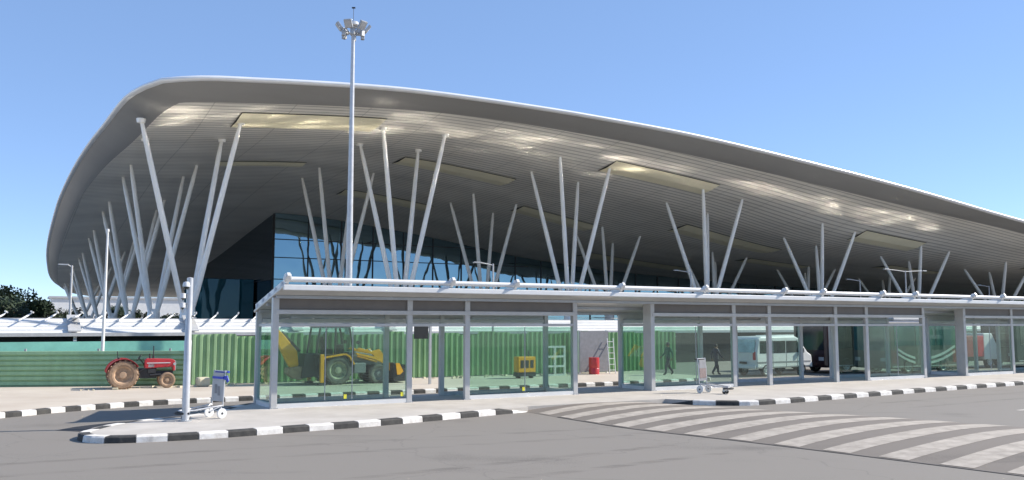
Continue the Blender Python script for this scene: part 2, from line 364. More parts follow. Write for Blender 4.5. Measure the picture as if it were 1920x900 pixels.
# raised crossing (a rounded hump) with broad worn stripes
def tl(w): return cr([-30,-17.4,-12.56,-8.95,-6.99,-3.4],[10.5,8.82,8.05,7.3,7.2,7.2],w)
def tr(w): return cr([-30,-13.78,-10.24,-7.99,-3.3],[22.5,16.8,15.75,14.79,12.9],w)
def hump(q): return .004+.155*(math.sin(PI*q)**.8 if 0 < q < 1 else 0)
mb = MB(); ws = [-3.3-.35*i for i in range(72)]
mb.grid([[at(tl(w)+(tr(w)-tl(w))*q/20, w, hump(q/20)) for q in range(21)] for w in ws])
struct(mb.build('raised_crossing', M['hump'], smooth=True))
mb = MB(); wv = -4.2; k = 0
while wv > -25:
    a, b = wv, wv-.66
    rows = []
    for e in (0,.5,1):
        row = []
        for q in range(21):
            f = .012+.976*q/20
            wl = a+(b-a)*e; wl = wl + 1.25*f + .02*math.sin(9*f+k*1.7)
            if wl > -3.35: wl = -3.35
            row.append(at(tl(wl)+(tr(wl)-tl(wl))*f, wl, hump(f)+.005))
        rows.append(row)
    mb.grid(rows); wv -= 1.27; k += 1
struct(mb.build('road_marking', M['paint'], smooth=True))
mb = MB()                                                        # dark joint along the foot of the hump
mb.grid([[at(tl(w)-.02+j*.05, w, .010) for j in (0,1)] for w in ws[6:]])
struct(mb.build('road_joint', M['shade_joint']))
mb = MB()                                                        # broken lane line on the right
for i in range(9):
    a = 21.5+3.4*i; mb.add([at(a,-11.2,.004),at(a+1.5,-11.2,.004),at(a+1.5,-11.05,.004),at(a,-11.05,.004)],[(0,1,2,3)])
struct(mb.build('road_marking', M['dash']))

# faint broken tyre tracks along the road
def track_mat():
    m, nt, out = nodes('tyre_rubber_film')
    d = N(nt,'ShaderNodeBsdfDiffuse'); d.inputs[0].default_value = (.06,.053,.046,1); t = N(nt,'ShaderNodeBsdfTransparent'); x = N(nt,'ShaderNodeMixShader')
    tc = N(nt,'ShaderNodeTexCoord'); mp = N(nt,'ShaderNodeMapping'); mp.inputs['Rotation'].default_value = (0,0,-ANG); mp.inputs['Scale'].default_value = (.25,3,1); no = N(nt,'ShaderNodeTexNoise'); no.inputs['Scale'].default_value = 1.3; no.inputs['Detail'].default_value = 8
    nt.links.new(tc.outputs['Object'], mp.inputs[0]); nt.links.new(mp.outputs[0], no.inputs[0])
    r = N(nt,'ShaderNodeMapRange'); r.inputs[1].default_value = .40; r.inputs[2].default_value = .75; r.inputs[3].default_value = 0; r.inputs[4].default_value = .2; nt.links.new(no.outputs[0], r.inputs[0])
    nt.links.new(r.outputs[0], x.inputs[0]); nt.links.new(t.outputs[0], x.inputs[1]); nt.links.new(d.outputs[0], x.inputs[2]); nt.links.new(x.outputs[0], out.inputs[0]); return m
M['track'] = track_mat(); mb = MB()
for w0_, w1_, bend in ((-7.6,-8.4,.5),(-9.2,-10.0,.5),(-12.6,-11.9,-.4),(-14.2,-13.5,-.4)):
    for half in (0,):
        mb.grid([[at(-16+22.5*i/40, w0_+(w1_-w0_)*i/40+bend*math.sin(PI*i/40)+e, .004) for e in (-.14,.14)] for i in range(41)])
for w0_ in (-7.2,-8.8): mb.grid([[at(19+40*i/40, w0_+.05*i+e, .004) for e in (-.14,.14)] for i in range(41)])
struct(mb.build('tyre_track', M['track']))

# ------------------------------------------------------------------ terminal
S_ = [-8,0,16,32,48,64,80,96,130,220]; WW = [-16,-8,0,16,32,48,64,80,96,125,140]
TAB = [[16.8,17.9,19.0,18.5,17.1,15.4,13.8,12.2,10.4],
[16.2,17.2,18.3,17.75,16.3,14.5,12.9,11.4,9.8],
[15.6,16.5,17.6,16.5,14.8,12.1,10.8,9.8,9],
[15.2,16.1,17.1,15.4,12.8,11,10,9.3,8.8],
[14.0,14.9,16,14.5,12,10.5,9.6,9,8.6],
[12.7,13.5,14.5,13.2,11.4,10,9.4,8.9,8.5],
[11.3,12,12.9,12,10.6,9.6,9,8.6,8.3],
[10.3,10.9,11.5,10.8,9.8,9,8.6,8.4,8.2],
[8.9,9.4,9.8,9.4,8.8,8.4,8.2,8,8],
[8.0,8.2,8.3,8.1,8,7.8,7.7,7.7,7.7],[7.6,7.8,7.9,7.8,7.7,7.6,7.6,7.6,7.6]]
TAB = [r+[r[-1]-.2] for r in TAB]
def zS(s, w): return cr(WW, [cr(S_, r, s) for r in TAB], w)
term = thing('airport_terminal', 'huge terminal with a sweeping curved white metal roof on branching tree columns', 'building', at(T0,W0), ANG)

left_o = [(-3.3,-8.05,17.9),(-3.9,-7.2,17.75),(-4.4,-5.8,17.66),(-4.75,-4.0,17.6),(-5,-1.3,17.5),(-5.3,4.1,17.34),(-5.7,10.1,17.15),(-6.1,17.8,16.77),(-6.45,26.2,16.08),(-6.65,36.1,15.27),(-6.5,58.5,13.3),(-5.7,79.4,11.96),(-4.2,99.3,10.5),(-1.5,115,9.7),(2,124,9.3)]
front_o = [(-3.3,-8.05,17.9),(-2.0,-8.65,18.06),(-.45,-8.8,18.27),(1.99,-8.88,18.48),(4.54,-8.98,18.69),(8.1,-9.11,18.94),(11.88,-9.26,19.13),(15.88,-9.42,19.18),(20.59,-9.6,19.14),(27.07,-9.85,18.98),(37.45,-10.26,18.48),(49.42,-10.72,17.43),(63.39,-11.27,15.96),(80.24,-11.92,13.86),(100,-12.4,11.9),(135,-12.8,10.4),(175,-13,9.9),(215,-13,9.8)]
NL, NF = 90, 200
LO = resample(left_o, n=NL); FO = resample(front_o, n=NF)
def inn(c, dist, flip, cornerdir):
    out = []; n = len(c)
    for i, p in enumerate(c):
        d = c[min(i+1,n-1)]-c[max(i-1,0)]; d = Vector((d[0],d[1])).normalized()
        nn = Vector((-d[1],d[0]))*(1 if flip else -1)
        if i == 0: nn = cornerdir
        dd = dist(i/(n-1)); q = (p[0]+nn[0]*dd, p[1]+nn[1]*dd)
        out.append(Vector((q[0],q[1],zS(*q))))
    return out
cdir = Vector((.62,.785)).normalized()
LI = inn(LO, lambda q: 1.95-.75*min(1,q*4), False, cdir)
FI = inn(FO, lambda q: 1.95+.25*min(1,q*8), True, cdir)
# back and right edges
BI = [Vector((LI[-1][0]+(FI[-1][0]-LI[-1][0])*i/(NF-1), 124+2*math.sin(PI*i/(NF-1)), 0)) for i in range(NF)]
RI = [Vector((FI[-1][0], FI[-1][1]+(124-FI[-1][1])*j/(NL-1), 0)) for j in range(NL)]
BI[-1] = RI[-1].copy(); BI[0] = LI[-1].copy()
def coons(L, F, B, R):
    rows = []
    for j in range(NL):
        v_ = j/(NL-1); row = []
        for i in range(NF):
            u_ = i/(NF-1)
            p = (1-u_)*L[j]+u_*R[j]+(1-v_)*F[i]+v_*B[i]-((1-u_)*(1-v_)*F[0]+u_*(1-v_)*F[-1]+(1-u_)*v_*B[0]+u_*v_*B[-1])
            row.append(Vector((p[0],p[1],zS(p[0],p[1]))))
        rows.append(row)
    return rows
GR = coons(LI, FI, BI, RI)
roof = MB().grid(GR).build('soffit', M['soffit'], term, smooth=True)
OUT = list(reversed(LO)) + FO[1:]; INN = list(reversed(LI)) + FI[1:]
# fascia: curved band from the soffit edge out to the rim
rows = []
for k in range(9):
    q = k/8
    row = []
    for a, b in zip(INN, OUT):
        out_q = q**.92; up = q**1.12
        row.append((a[0]+(b[0]-a[0])*out_q, a[1]+(b[1]-a[1])*out_q, a[2]+(b[2]-.30-a[2])*up))
    rows.append(row)
MB().grid(rows).build('fascia', M['fascia'], term, smooth=True)
# bright rounded rim
rows = []
nO = len(OUT)
for i, p in enumerate(OUT):
    d = OUT[min(i+1,nO-1)]-OUT[max(i-1,0)]; d = Vector((d[0],d[1])).normalized(); nn = Vector((d[1],-d[0]))   # outward
    row = []
    for k in range(10):
        a = -PI/2+PI*1.12*k/9
        row.append((p[0]+nn[0]*.30*math.cos(a), p[1]+nn[1]*.30*math.cos(a), p[2]-.15+.17*math.sin(a)))
    rows.append(row)
MB().grid(rows).build('roof_rim', M['rim'], term, smooth=True)
# roof top sheet, same plan, carried 1.6 m above the soffit and down to the rim
LT = [Vector(p) for p in LO]; FT = [Vector(p) for p in FO]
BT = [Vector((p[0],p[1]+1.0,0)) for p in BI]; RT = [Vector(p) for p in RI]
BT[0] = LT[-1].copy(); RT[0] = FT[-1].copy(); BT[-1] = RT[-1].copy()
rows = coons(LT, FT, BT, RT)
for j in range(NL):
    for i in range(NF):
        p = rows[j][i]
        if j == 0: p[2] = FO[i][2]+.0
        elif i == 0: p[2] = LO[j][2]+.0
        else:
            e = min(1, min(i/10, j/6)); base = FO[i][2]-.0 if j < 6 else (LO[j][2] if i < 10 else None)
            t_ = zS(p[0],p[1])+1.75
            p[2] = t_ if base is None else base*(1-e)+t_*e
MB().grid(rows).build('roof_or_reflector_sheet', M['rooftop'], term, smooth=True)
# skylight panels recessed between the trees: cream tray with a dark reveal
def skylight(s0, s1, w0, w1):
    w0, w1 = w0+(w1-w0)*.03, w1-(w1-w0)*.05; s0 += .2; s1 -= .4
    n = 12
    def P(s, w, dz): return (s, w, zS(s,w)+dz)
    fr_ = MB()
    fr_.grid([[P(s0-.05+(s1-s0+.10)*i/n, w, -.035) for i in range(n+1)] for w in (w0-.07, (w0+w1)/2, w1+.07)])
    o = fr_.build('skylight', M['dark'], term)
    mb = MB()
    mb.grid([[P(s0+(s1-s0)*i/n, w, -.06-.10*(1-abs(2*q-1))) for i in range(n+1)] for q, w in ((0,w0),(.5,(w0+w1)/2),(1,w1))])
    mb.build('skylight_panel', M['cream'], o)
for a in ((2,13,-5.1,-1.4),(34,46.5,-4.2,-1.3),(67,77.5,-3.6,-.9),(99,110,-3.6,-.9),(18.3,30,5.2,8.4),(51,65.5,6.2,9.6),(83,94,5.5,8.6),(4,12,11.4,13.6),(35,45,13.2,16.2),(67,78,13,16),(18.5,29,21.2,24.2),(52,69,25,29)): skylight(*a)
# tree columns
def tree_col(k, j, tops=None):
    s, w = 16*k, 16*j
    st = MB(); st.lathe([(.9,0),(.9,1.2),(.62,1.6),(.5,3.9),(.42,4.15),(.0,4.15)], (s,w,0), 14, 'z')
    c = st.build('tree_column', M['column'], term, smooth=True)
    a = 2.6
    for n, (da, db) in enumerate(tops or ((-a,-a),(a,-a),(-a,a),(a,a))):
        da += random.uniform(-.15,.15); db += random.uniform(-.15,.15)
        x, y = s+da, w+db; z = zS(x,y)+.1
        b0 = Vector((s+da*.09, w+db*.09, 3.7)); b1 = Vector((x,y,z))
        R = .195 if j < 2 else .215
        pts = [b0.lerp(b1,q) for q in (0,.12,.5,.9,1)]
        MB().tube(pts, [R*.7,R*.95,R,R*.85,R*.55], 12).build('branch', M['column'], c, smooth=True)
        MB().lathe([(.0,z-.28),(.26,z-.28),(.30,z-.05),(.30,z)],(x,y,0),10,'z').build('branch_cap', M['column'], c, smooth=True) if j == 0 and k < 2 else None
for k in range(8): tree_col(k, 0, ((-3.8,-2.7),(2.6,-2.6),(-2.9,2.6),(2.6,2.6)) if k == 0 else None)
for k in range(7): tree_col(k, 1)
for j in range(2, 7): tree_col(0, j)
# glass front, set back under the roof, and the return wall on the left
FW, FS = 36.0, 15.4
mb = MB(); n = 98
mb.grid([[(FS+i*2, FW, (zS(FS+i*2,FW)-.05)*q) for i in range(n)] for q in (0,.5,1)])
gw = mb.build('glass_front', M['facade'], term)
mb = MB()
for i in range(n):
    s = FS+i*2+.001
    if i % 2 == 0: mb.box(s-.06,s+.06,FW-.12,FW-.01,0,zS(s,FW)-.1)
for z in (3,5.5,8,10.5,12.6): mb.box(FS,FS+(70 if z < 9 else 34),FW-.10,FW-.012,z-.05,z+.05)
mb.build('mullion', M['dark'], gw)
mb = MB(); mb.grid([[(FS, FW+i*2, (zS(FS,FW+i*2)-.05)*q) for i in range(24)] for q in (0,.5,1)])
sw = mb.build('side_wall', M['sidegl'], term)
mb = MB()
for i in range(0,1): mb.box(FS-.12,FS-.012,FW+i*2-.06+.2,FW+i*2+.06+.2,0,zS(FS,FW+i*2)-.1)
for z in (3,5.5,8): mb.box(FS-.10,FS-.013,FW,FW+46,z-.05,z+.05)
mb.build('mullion', M['dark'], sw)
MB().box(9.2,15.2,44,56,0,8.3).build('annex_block', M['annex'], term, bevel=.05)

# ------------------------------------------------------------------ waiting shelter at the kerb
sh = thing('waiting_shelter', 'long steel and glass passenger shelter with a white pipe along its roof edge', 'shelter', at(0,0,.156), ANG)
Z = -.156   # heights below are measured from the road
def zr(w): return 3.94+(w+1.2)*(-.205)          # underside of the roof
TE = 62
mb = MB(); mb.prism([(-1.2,zr(-1.2)+Z),(2.35,zr(2.35)+Z),(2.35,zr(2.35)+.09+Z),(-1.2,zr(-1.2)+.11+Z)], -.12, TE, 'x')
mb.build('roof', M['steel'], sh, bevel=.02)
MB().box(-.12,TE,-1.30,-1.203,3.86+Z,4.03+Z).build('roof_edge', M['white'], sh, bevel=.02)
mb = MB(); mb.tube([(-.1,-1.22,4.20+Z),(TE,-1.22,4.20+Z)], .085, 12); mb.build('roof_pipe', M['white'], sh, smooth=True)
for w in (-.2, .9, 1.9): MB().box(-.05,TE,w-.05,w+.05,zr(w)-.10+Z,zr(w)-.002+Z).build('purlin', M['steel_d'], sh)
tb = [0.0,5.63,8.15,12.8,17.0,21.5,23.9,27.9,30.3,34.9,37.4,41.6,46,50,55,59]
for t in tb:
    mb = MB(); mb.prism([(-1.38,4.40+Z),(-1.46,4.30+Z),(-1.22,4.06+Z),(2.35,zr(2.35)+.10+Z),(2.42,zr(2.42)+.30+Z),(-1.0,4.18+Z)], t-.05, t+.05, 'x')
    mb.tube([(t-.09,-1.30,4.27+Z),(t+.09,-1.30,4.27+Z)], .10, 10)
    mb.build('roof_bracket', M['white'], sh)
for i in range(5):                                                   # bolts along the gable edge
    w = -.9+i*.75; MB().lathe([(0,zr(w)+.26+Z),(.05,zr(w)+.25+Z),(.06,zr(w)+.10+Z)],(-.06,w,0),8,'z').build('bolt', M['galv'], sh)
posts = [(0,.2),(4.63,.14),(6.86,.16),(11.49,.2),(15.26,.5),(19.72,.16),(21.84,.16),(26.14,.16),(28.3,.16),(32.59,.2),(35.97,.5),(40.2,.16),(42.4,.16),(46.8,.2),(50.5,.5),(55,.16)]
for t, d in posts:
    MB().box(t-.10,t+.10,-.06,-.06+d,.0,zr(0)+Z-.02).build('post', M['steel'], sh, bevel=.012)
    MB().box(t-.13,t+.13,-.09,-.03+d,.0,.03).build('post_base', M['steel_d'], sh)
    MB().box(t-.09,t+.09,2.02,2.18,.0,zr(2.1)+Z-.02).build('post', M['steel'], sh, bevel=.012)
def pane(t0, t1, w, parent=sh, mull=True):
    o = MB().box(t0+.11,t1-.11,w-.008,w+.008,.20,2.72+Z).build('glass_pane', M['glass'], sh)
    return o
def pane_w(t, w0, w1):
    MB().box(t-.008,t+.008,w0,w1,.20,2.72+Z).build('glass_pane', M['glass'], sh)
    MB().box(t-.035,t+.035,w0,w1,2.74+Z,2.83+Z).build('glass_rail', M['steel'], sh)
    MB().box(t-.05,t+.05,w0,w1,0,.14).build('plinth', M['white'], sh)
encl = [(0,11.49),(15.26,32.59),(35.97,46.8),(50.5,TE)]
for a, b in encl:
    for w, zt in ((0,3.27),(2.1,3.0)):
        MB().box(a-.02 if w == 0 else a+.1,b+.02 if w == 0 else b-.1,w-.075,w+.075,zt-.13+Z,zt+.01+Z).build('beam', M['steel'], sh, bevel=.01)
        MB().box(a+.1,b-.1,w-.045,w+.045,2.74+Z,2.84+Z).build('glass_rail', M['steel'], sh, bevel=.008)
for a, b in encl:
    ts = [t for t, d in posts if a <= t <= b]
    for p, q in zip(ts, ts[1:]):
        MB().prism([(.0,3.285+Z),(.0,zr(0)-.012+Z),(.03,zr(.03)-.012+Z),(.03,3.285+Z)], p+.105, q-.105, 'x').build('clerestory_panel', M['clere'], sh)
        MB().box(p+.10,q-.10,2.10,2.12,2.845+Z,2.865+Z).build('glazing_bead', M['steel_d'], sh)
        MB().box(p+.10,q-.10,2.09,2.13,3.015+Z,zr(2.1)-.012+Z).build('back_panel', M['lgrey'], sh)
        MB().box(p+.10,q-.10,2.095,2.105,2.87+Z,2.868+Z).build('glazing_strip', M['lgrey'], sh) if False else None
fp = [(0,4.63),(6.86,11.49),(15.26,19.72),(28.3,32.59),(35.97,40.2),(42.4,46.8),(50.5,55)]
bp = [(0,4.63),(6.86,11.49),(15.26,19.72),(21.84,26.14),(28.3,32.59),(35.97,40.2),(42.4,46.8),(50.5,55)]
for a, b in fp:
    o = pane(a, b, 0); MB().box(a+.1,b-.1,-.05,.05,0,.14).build('plinth', M['white'], sh)
    for q in (.36,.56) if a < 1 else (.52,):
        MB().box(a+(b-a)*q-.012,a+(b-a)*q+.012,-.012,.012,.2,2.72+Z).build('glazing_joint', M['steel_d'], o)
for a, b in bp:
    pane(a, b, 2.1); MB().box(a+.1,b-.1,2.05,2.15,0,.14).build('plinth', M['lgrey'], sh)
for t, w0, w1 in ((0,.16,2.0),(11.49,.16,2.0),(15.26,.46,2.0),(32.59,.16,2.0),(35.97,.46,2.0),(46.8,.16,2.0)): pane_w(t, w0, w1)
for t in (2.36,4.38,9.2): MB().box(t-.05,t+.05,-.016,-.0085,.22,.36).build('sticker', M['sticker'], sh)
# fluorescent battens and a cable tray below the roof
for a, b in ((.4,4.4),(7.2,11),(15.6,20),(22,27),(29,32),(36.4,41)):
    MB().box(a+.4,b-.3,1.0,1.14,3.02+Z,3.10+Z).build('cable_tray', M['steel_d'], sh)

# ------------------------------------------------------------------ white canopy across the road
cw = 24
can = thing('walkway_canopy', 'low white walkway canopy with a stepped sloping roof behind the green fence', 'canopy', at(0,cw,0), ANG)
for i in range(4):
    a = i*.42; mb = MB(); z0 = 3.12-.20*i
    mb.prism([(0+.9-a,z0),(.9-a-.46,z0-.17),(.9-a-.46,z0-.21),(0+.9-a,z0-.05)], -46, 96, 'x')
    mb.build('roof_louvre', M['white'], can)
MB().box(-46,96,-.98,-.86,2.20,2.38).build('gutter', M['lgrey'], can)
t = -45.5; k = 0
while t < 17:
    mb = MB(); mb.tube([(t-.25,-.2,3.02),(t+.2,.5,3.30),(t+.34,.75,3.42)], [.04,.05,.03], 6); mb.tube([(t+.3,.3,3.5),(t+.42,.95,3.44)],.045,6)
    mb.build('roof_bracket', M['white'], can)
    if k % 5 == 0:
        MB().box(t-.16,t+.16,-.62,.9,3.14,3.20).build('roof_plate', M['lgrey'], can)
        mb = MB(); mb.prism([(-.95,2.44),(1.0,3.22),(1.0,3.34),(-.95,2.50)], t-.35, t+.25, 'x'); mb.build('roof_fin', M['lgrey'], can)
        MB().box(t-.08,t+.08,-.7,-.54,0,2.4).build('post', M['white'], can)
    t += 1.18; k += 1
mb = MB(); rg = random.Random(11)                                  # added unseen reflectors, curved and tilted to throw sun patches onto the soffit
x = 14.5
while x < 90:
    L = rg.uniform(.9,2.8); dens = .5+.5*math.sin(x*.23+1.0)*math.sin(x*.61)
    for y in (1.6, 2.7, 3.8, 4.9):
        if rg.random() < .42-.3*dens: continue
        Ly = L*rg.uniform(.5,1.0)
        cx_, cy_, wd_ = x+L/2+rg.uniform(-.7,.7), y+rg.uniform(-.2,.2), rg.uniform(.5,1.05)
        tx_, ty_, kx, ky = rg.gauss(0,.024), rg.gauss(0,.022), rg.uniform(.0,.016), rg.uniform(-.002,.02)
        mb.grid([[(cx_+Ly*(i/6-.5), cy_+wd_*(j/6-.5), 3.32+tx_*Ly*(i/6-.5)+ty_*wd_*(j/6-.5)+kx*(Ly*(i/6-.5))**2+ky*(wd_*(j/6-.5))**2) for j in range(7)] for i in range(7)])
    x += L+rg.uniform(.0,1.0)
mb.build('roof_or_reflector_sheet', M['reflector'], can, smooth=True)  # reflectors only, no roofing of the canopy
MB().box(-46,96,1.0,5.5,3.10,3.16).build('reflector_bed', M['lgrey'], can)  # added, unseen bed below the reflector sheets
MB().box(-46,96,1.0,1.1,0,3.0).build('back_wall', M['dark'], can)
MB().box(17,96,-1.10,-1.07,0,2.19).build('shade_panel', M['carglass'], can)  # dark sheet put in for the shade under the terminal front
MB().box(-46,16.98,-1.10,-1.07,0,1.93).build('glass_panel', mat('frosted_teal_glass',(.22,.52,.42),.25,0,.22,.5), can)

# ------------------------------------------------------------------ corrugated fences
def corr(L, H, horizontal, pitch, depth, name, label, loc, rz, m, gaps=0):
    """trapezoidal sheet, L long, H tall, folded along z or along x"""
    n = int((H if horizontal else L)/pitch); mb = MB(); prof = []
    for i in range(n):
        a = i*pitch
        prof += [(a,0),(a+pitch*.42,0),(a+pitch*.55,depth),(a+pitch*.87,depth)]
    prof.append((n*pitch,0))
    if horizontal:
        prof = []
        for i in range(n):
            a = i*pitch; prof += [(a,0),(a+pitch*.26,0),(a+pitch*.34,depth),(a+pitch*.96,depth*.7)]
        prof.append((n*pitch,0))
    if horizontal: rows = [[(x,-d,z) for x in (0,L)] for z, d in prof]
    else:
        rows = []; seg = 0
        for x, d in prof:
            j = int(x/1.02); jit = .07*math.sin(j*2.3)+.03*math.sin(j*5.1)
            rows.append([(x,-d,.03),(x,-d,H+jit)])
    mb.grid(rows); rs = random.Random(5)
    if not horizontal:
        sh_ = [rs.choice((0,0,1,2)) for _ in range(60)]; nc = len(prof)-1
        mb.mi = [sh_[int(prof[i][0]/1.02)] for i in range(nc)] if len(mb.f) == nc else [sh_[int(max(0,mb.v[f[0]][0])/1.02)] for f in mb.f]
    o = thing(name, label, 'fence', loc, rz)
    s = mb.build('sheet', [m, M['sgreen3'], M['sgreen4']], o); sd = s.modifiers.new('Solid','SOLIDIFY'); sd.thickness = .004
    k = 0.
    while k < L:
        MB().box(k-.04,k+.04,.03,.11,0,H*.97).build('post', M['steel_d'], o); k += 3.0
    if not horizontal:
        for z in (.5, H*.5, H*.88): MB().box(0,L,.005,.03,z-.03,z+.03).build('rail', M['steel_d'], o)
    return o
def corr2(p0, p1, *a, **k):
    x0,y0 = W(*p0); x1,y1 = W(*p1)
    L = math.hypot(x1-x0,y1-y0)
    return corr(L, *a, loc=(x0,y0,.156), rz=math.atan2(y1-y0,x1-x0), **k)
corr2((-26,23.5),(-.45,12.75), 1.66, True, .215, .09, 'corrugated_fence', 'low green fence of horizontal corrugated sheets behind the red tractor', m=M['sgreen2'])
corr2((-.40,12.6),(27.3,12.6), 2.22, False, .30, .085, 'corrugated_fence', 'tall green fence of upright corrugated sheets behind the yellow digger', m=M['sgreen'])
# rubble along the foot of the fence
mb = MB(); rg = random.Random(3)
for i in range(90):
    t = rg.uniform(-5,20); c = at(t, 12.35-rg.random()**2*1.2-(0 if t > -.4 else -.02*t), .156+.03); s_ = rg.uniform(.03,.13)
    mb.obox(c, (s_*1.6, s_, s_*.7), Matrix.Rotation(rg.uniform(0,3),3,'Z')@Matrix.Rotation(rg.uniform(-.4,.4),3,'X'))
tag(mb.build('rubble', M['tan']), 'scattered rubble and scraps along the foot of the green fence', 'rubble', kind='stuff')

# ------------------------------------------------------------------ wheels
def wheel(parent, x, y, r, wd, tm, rm, lugs=0, hub=.45):
    h = wd/2
    mb = MB(); mb.lathe([(r*.62,-h*.8),(r*.72,-h),(r*.90,-h),(r*.985,-h*.75),(r,-h*.3),(r,h*.3),(r*.985,h*.75),(r*.90,h),(r*.72,h),(r*.62,h*.8)],(x,y,r),32,'y',closed=True)
    if lugs:
        for i in range(lugs):
            for s in (-1,1):
                a = 2*PI*(i+.5*(s>0))/lugs; R = Matrix.Rotation(-a,3,'Y')@Matrix.Rotation(.5*s,3,'X') if False else Matrix.Rotation(-a,3,'Y')@Matrix.Rotation(.55*s,3,'X')
                c = Vector((x,y,r))+Matrix.Rotation(-a,3,'Y')@Vector((r*1.0,h*.5*s,0)); mb.obox(c,(r*.09,h*1.05,r*.09),R)
    o = mb.build('wheel', tm, parent, smooth=not lugs)
    rb = MB(); rb.lathe([(r*.64,-h*.82),(r*.60,-h*.78),(r*.52,-h*.35),(r*.46,-h*.2),(r*.26,-h*.25),(r*.24,-h*.7),(r*.12,-h*.75),(0,-h*.75)],(x,y,r),28,'y')
    rb.lathe([(r*.64,h*.82),(r*.60,h*.78),(r*.52,h*.35),(r*.46,h*.2),(r*.26,h*.25),(r*.24,h*.7),(0,h*.75)],(x,y,r),28,'y')
    for i in range(8):
        a = 2*PI*i/8; rb.obox((x+r*.36*math.cos(a),y-h*.27,r+r*.36*math.sin(a)),(.035,.05,.035))
    rb.build('rim', rm, o, smooth=True)
    return o

# ------------------------------------------------------------------ red tractor
tx, tw_ = -2.62, 11.1
tr_ = thing('tractor', 'dusty red farm tractor with big muddy rear tyres parked in front of the green fence', 'tractor', at(-3.1,12.1,.156), ANG+math.radians(-3)); tr_.scale = (.88,.88,.88)
for y in (-.62,.62): wheel(tr_, 0, y, .66, .36, M['dustrub'], M['dustrim'], lugs=18)
for y in (-.55,.55): wheel(tr_, 1.95, y, .37, .20, M['dustrub'], M['dustrim'])
mb = MB(); mb.prism([(.95,.92),(.95,1.33),(1.05,1.40),(2.15,1.36),(2.30,1.30),(2.33,.80),(2.22,.78),(2.2,.98)],-.27,.27); mb.build('hood', M['red'], tr_, bevel=.035)
MB().box(2.325,2.36,-.22,.22,.80,1.26).build('grille', M['lgrey'], tr_)
MB().box(1.05,2.1,-.285,-.275,1.16,1.20).build('side_stripe', M['white'], tr_)
mb = MB(); mb.box(-.25,.55,-.24,.24,.48,.92); mb.box(.55,1.5,-.17,.17,.46,.93); mb.box(1.5,2.25,-.11,.11,.52,.80); mb.tube([(1.95,-.5,.37),(1.95,.5,.37)],.07,8); mb.tube([(0,-.6,.66),(0,.6,.66)],.12,10)
mb.box(1.1,1.45,-.24,-.16,.70,.92); mb.tube([(1.2,-.2,.6),(1.7,-.22,.62)],.06,8); mb.tube([(1.0,-.26,.95),(.6,-.3,.7)],.03,6)
mb.build('engine', M['dark'], tr_, bevel=.01)
MB().box(1.12,1.38,-.27,-.2,.98,1.12).build('battery_box', M['lgrey'], tr_)
for s in (-1,1):
    mb = MB(); rows = []
    for i in range(15):
        a = math.radians(28+i*10.2); rows.append([(.76*math.cos(a),s*y,.66+.76*math.sin(a)) for y in (.42,.84)])
    mb.grid(rows); rows2 = [[(p[0][0],s*.42,p[0][2]),(p[0][0]*.55,s*.42,.66+(p[0][2]-.66)*.55)] for p in rows]; mb.grid(rows2)
    o = mb.build('fender', M['red'], tr_); sm = o.modifiers.new('S','SOLIDIFY'); sm.thickness = .02
mb = MB(); mb.box(-.12,.30,-.22,.22,1.0,1.10); mb.prism([(-.12,1.08),(-.22,1.45),(-.16,1.47),(-.04,1.1)],-.2,.2); mb.build('seat', M['black'], tr_, bevel=.03)
mb = MB(); mb.tube([(.95,0,1.1),(.72,0,1.42)],.025,8)
ring = [(.72+.18*math.cos(a)*.55,.18*math.sin(a),1.44+.18*math.cos(a)*.8) for a in [2*PI*i/18 for i in range(19)]]; mb.tube(ring,.016,6,caps=False); mb.build('steering_wheel', M['black'], tr_)
mb = MB(); mb.tube([(1.36,.1,1.36),(1.36,.1,1.52)],.045,8); mb.tube([(1.36,.1,1.52),(1.36,.1,1.98)],.025,8); mb.build('exhaust', M['dark'], tr_)
MB().tube([(1.18,-.12,1.36),(1.18,-.12,1.62)],.04,8).build('air_intake', M['dark'], tr_)
for s in (-1,1): MB().lathe([(0,-.02),(.07,-.02),(.075,.04),(.03,.07),(0,.07)],(2.30,s*.33,1.12),12,'y').build('headlight', M['lgrey'], tr_, smooth=True)
mb = MB(); mb.box(-.55,-.3,-.7,.7,.42,.50); mb.box(-.5,-.42,-.05,.05,.4,.95); mb.tube([(-.2,.0,1.3),(-.25,0,1.75)],.02,6); mb.build('hitch', M['dark'], tr_)
tag(MB().obox((0,0,.2),(.55,.4,.40)).build('cement_sack', M['tan'], bevel=.09, loc=at(.05,11.6,.156), rz=.7), 'pale cement block on the ground in front of the tractor', 'block')

# ------------------------------------------------------------------ backhoe loader
bh = thing('backhoe_loader', 'yellow backhoe loader with dark cab parked by the green fence, seen through the shelter glass', 'digger', at(5.45,10.55,.156), ANG); bh.scale = (.93,.95,.95)
for y in (-.72,.72):
    wheel(bh, 0, y, .67, .42, M['greyrub'], mat('pale_rim',(.36,.34,.24),.7,0,.3,6) if y < 0 else M['grey'], lugs=18)
    wheel(bh, 2.07, y, .45, .30, M['greyrub'], M['grey'], lugs=0)
mb = MB(); mb.box(-.9,2.6,-.35,.35,.5,.95); mb.tube([(0,-.7,.67),(0,.7,.67)],.14,10); mb.tube([(2.07,-.7,.45),(2.07,.7,.45)],.09,8); mb.build('chassis', M['dark'], bh, bevel=.02)
mb = MB(); mb.prism([(.65,.92),(.65,1.50),(1.0,1.52),(2.35,1.28),(2.5,1.15),(2.5,.85)],-.42,.42); mb.build('hood', M['grey'], bh, bevel=.04)
mb = MB(); mb.box(.82,1.42,-.78,-.42,.50,.98); mb.build('fuel_tank', M['grey'], bh, bevel=.04)
cab = MB()
fr_l = [(-1.05,1.40),(-.86,2.66),(.58,2.66),(.82,1.42),(.45,1.36)]
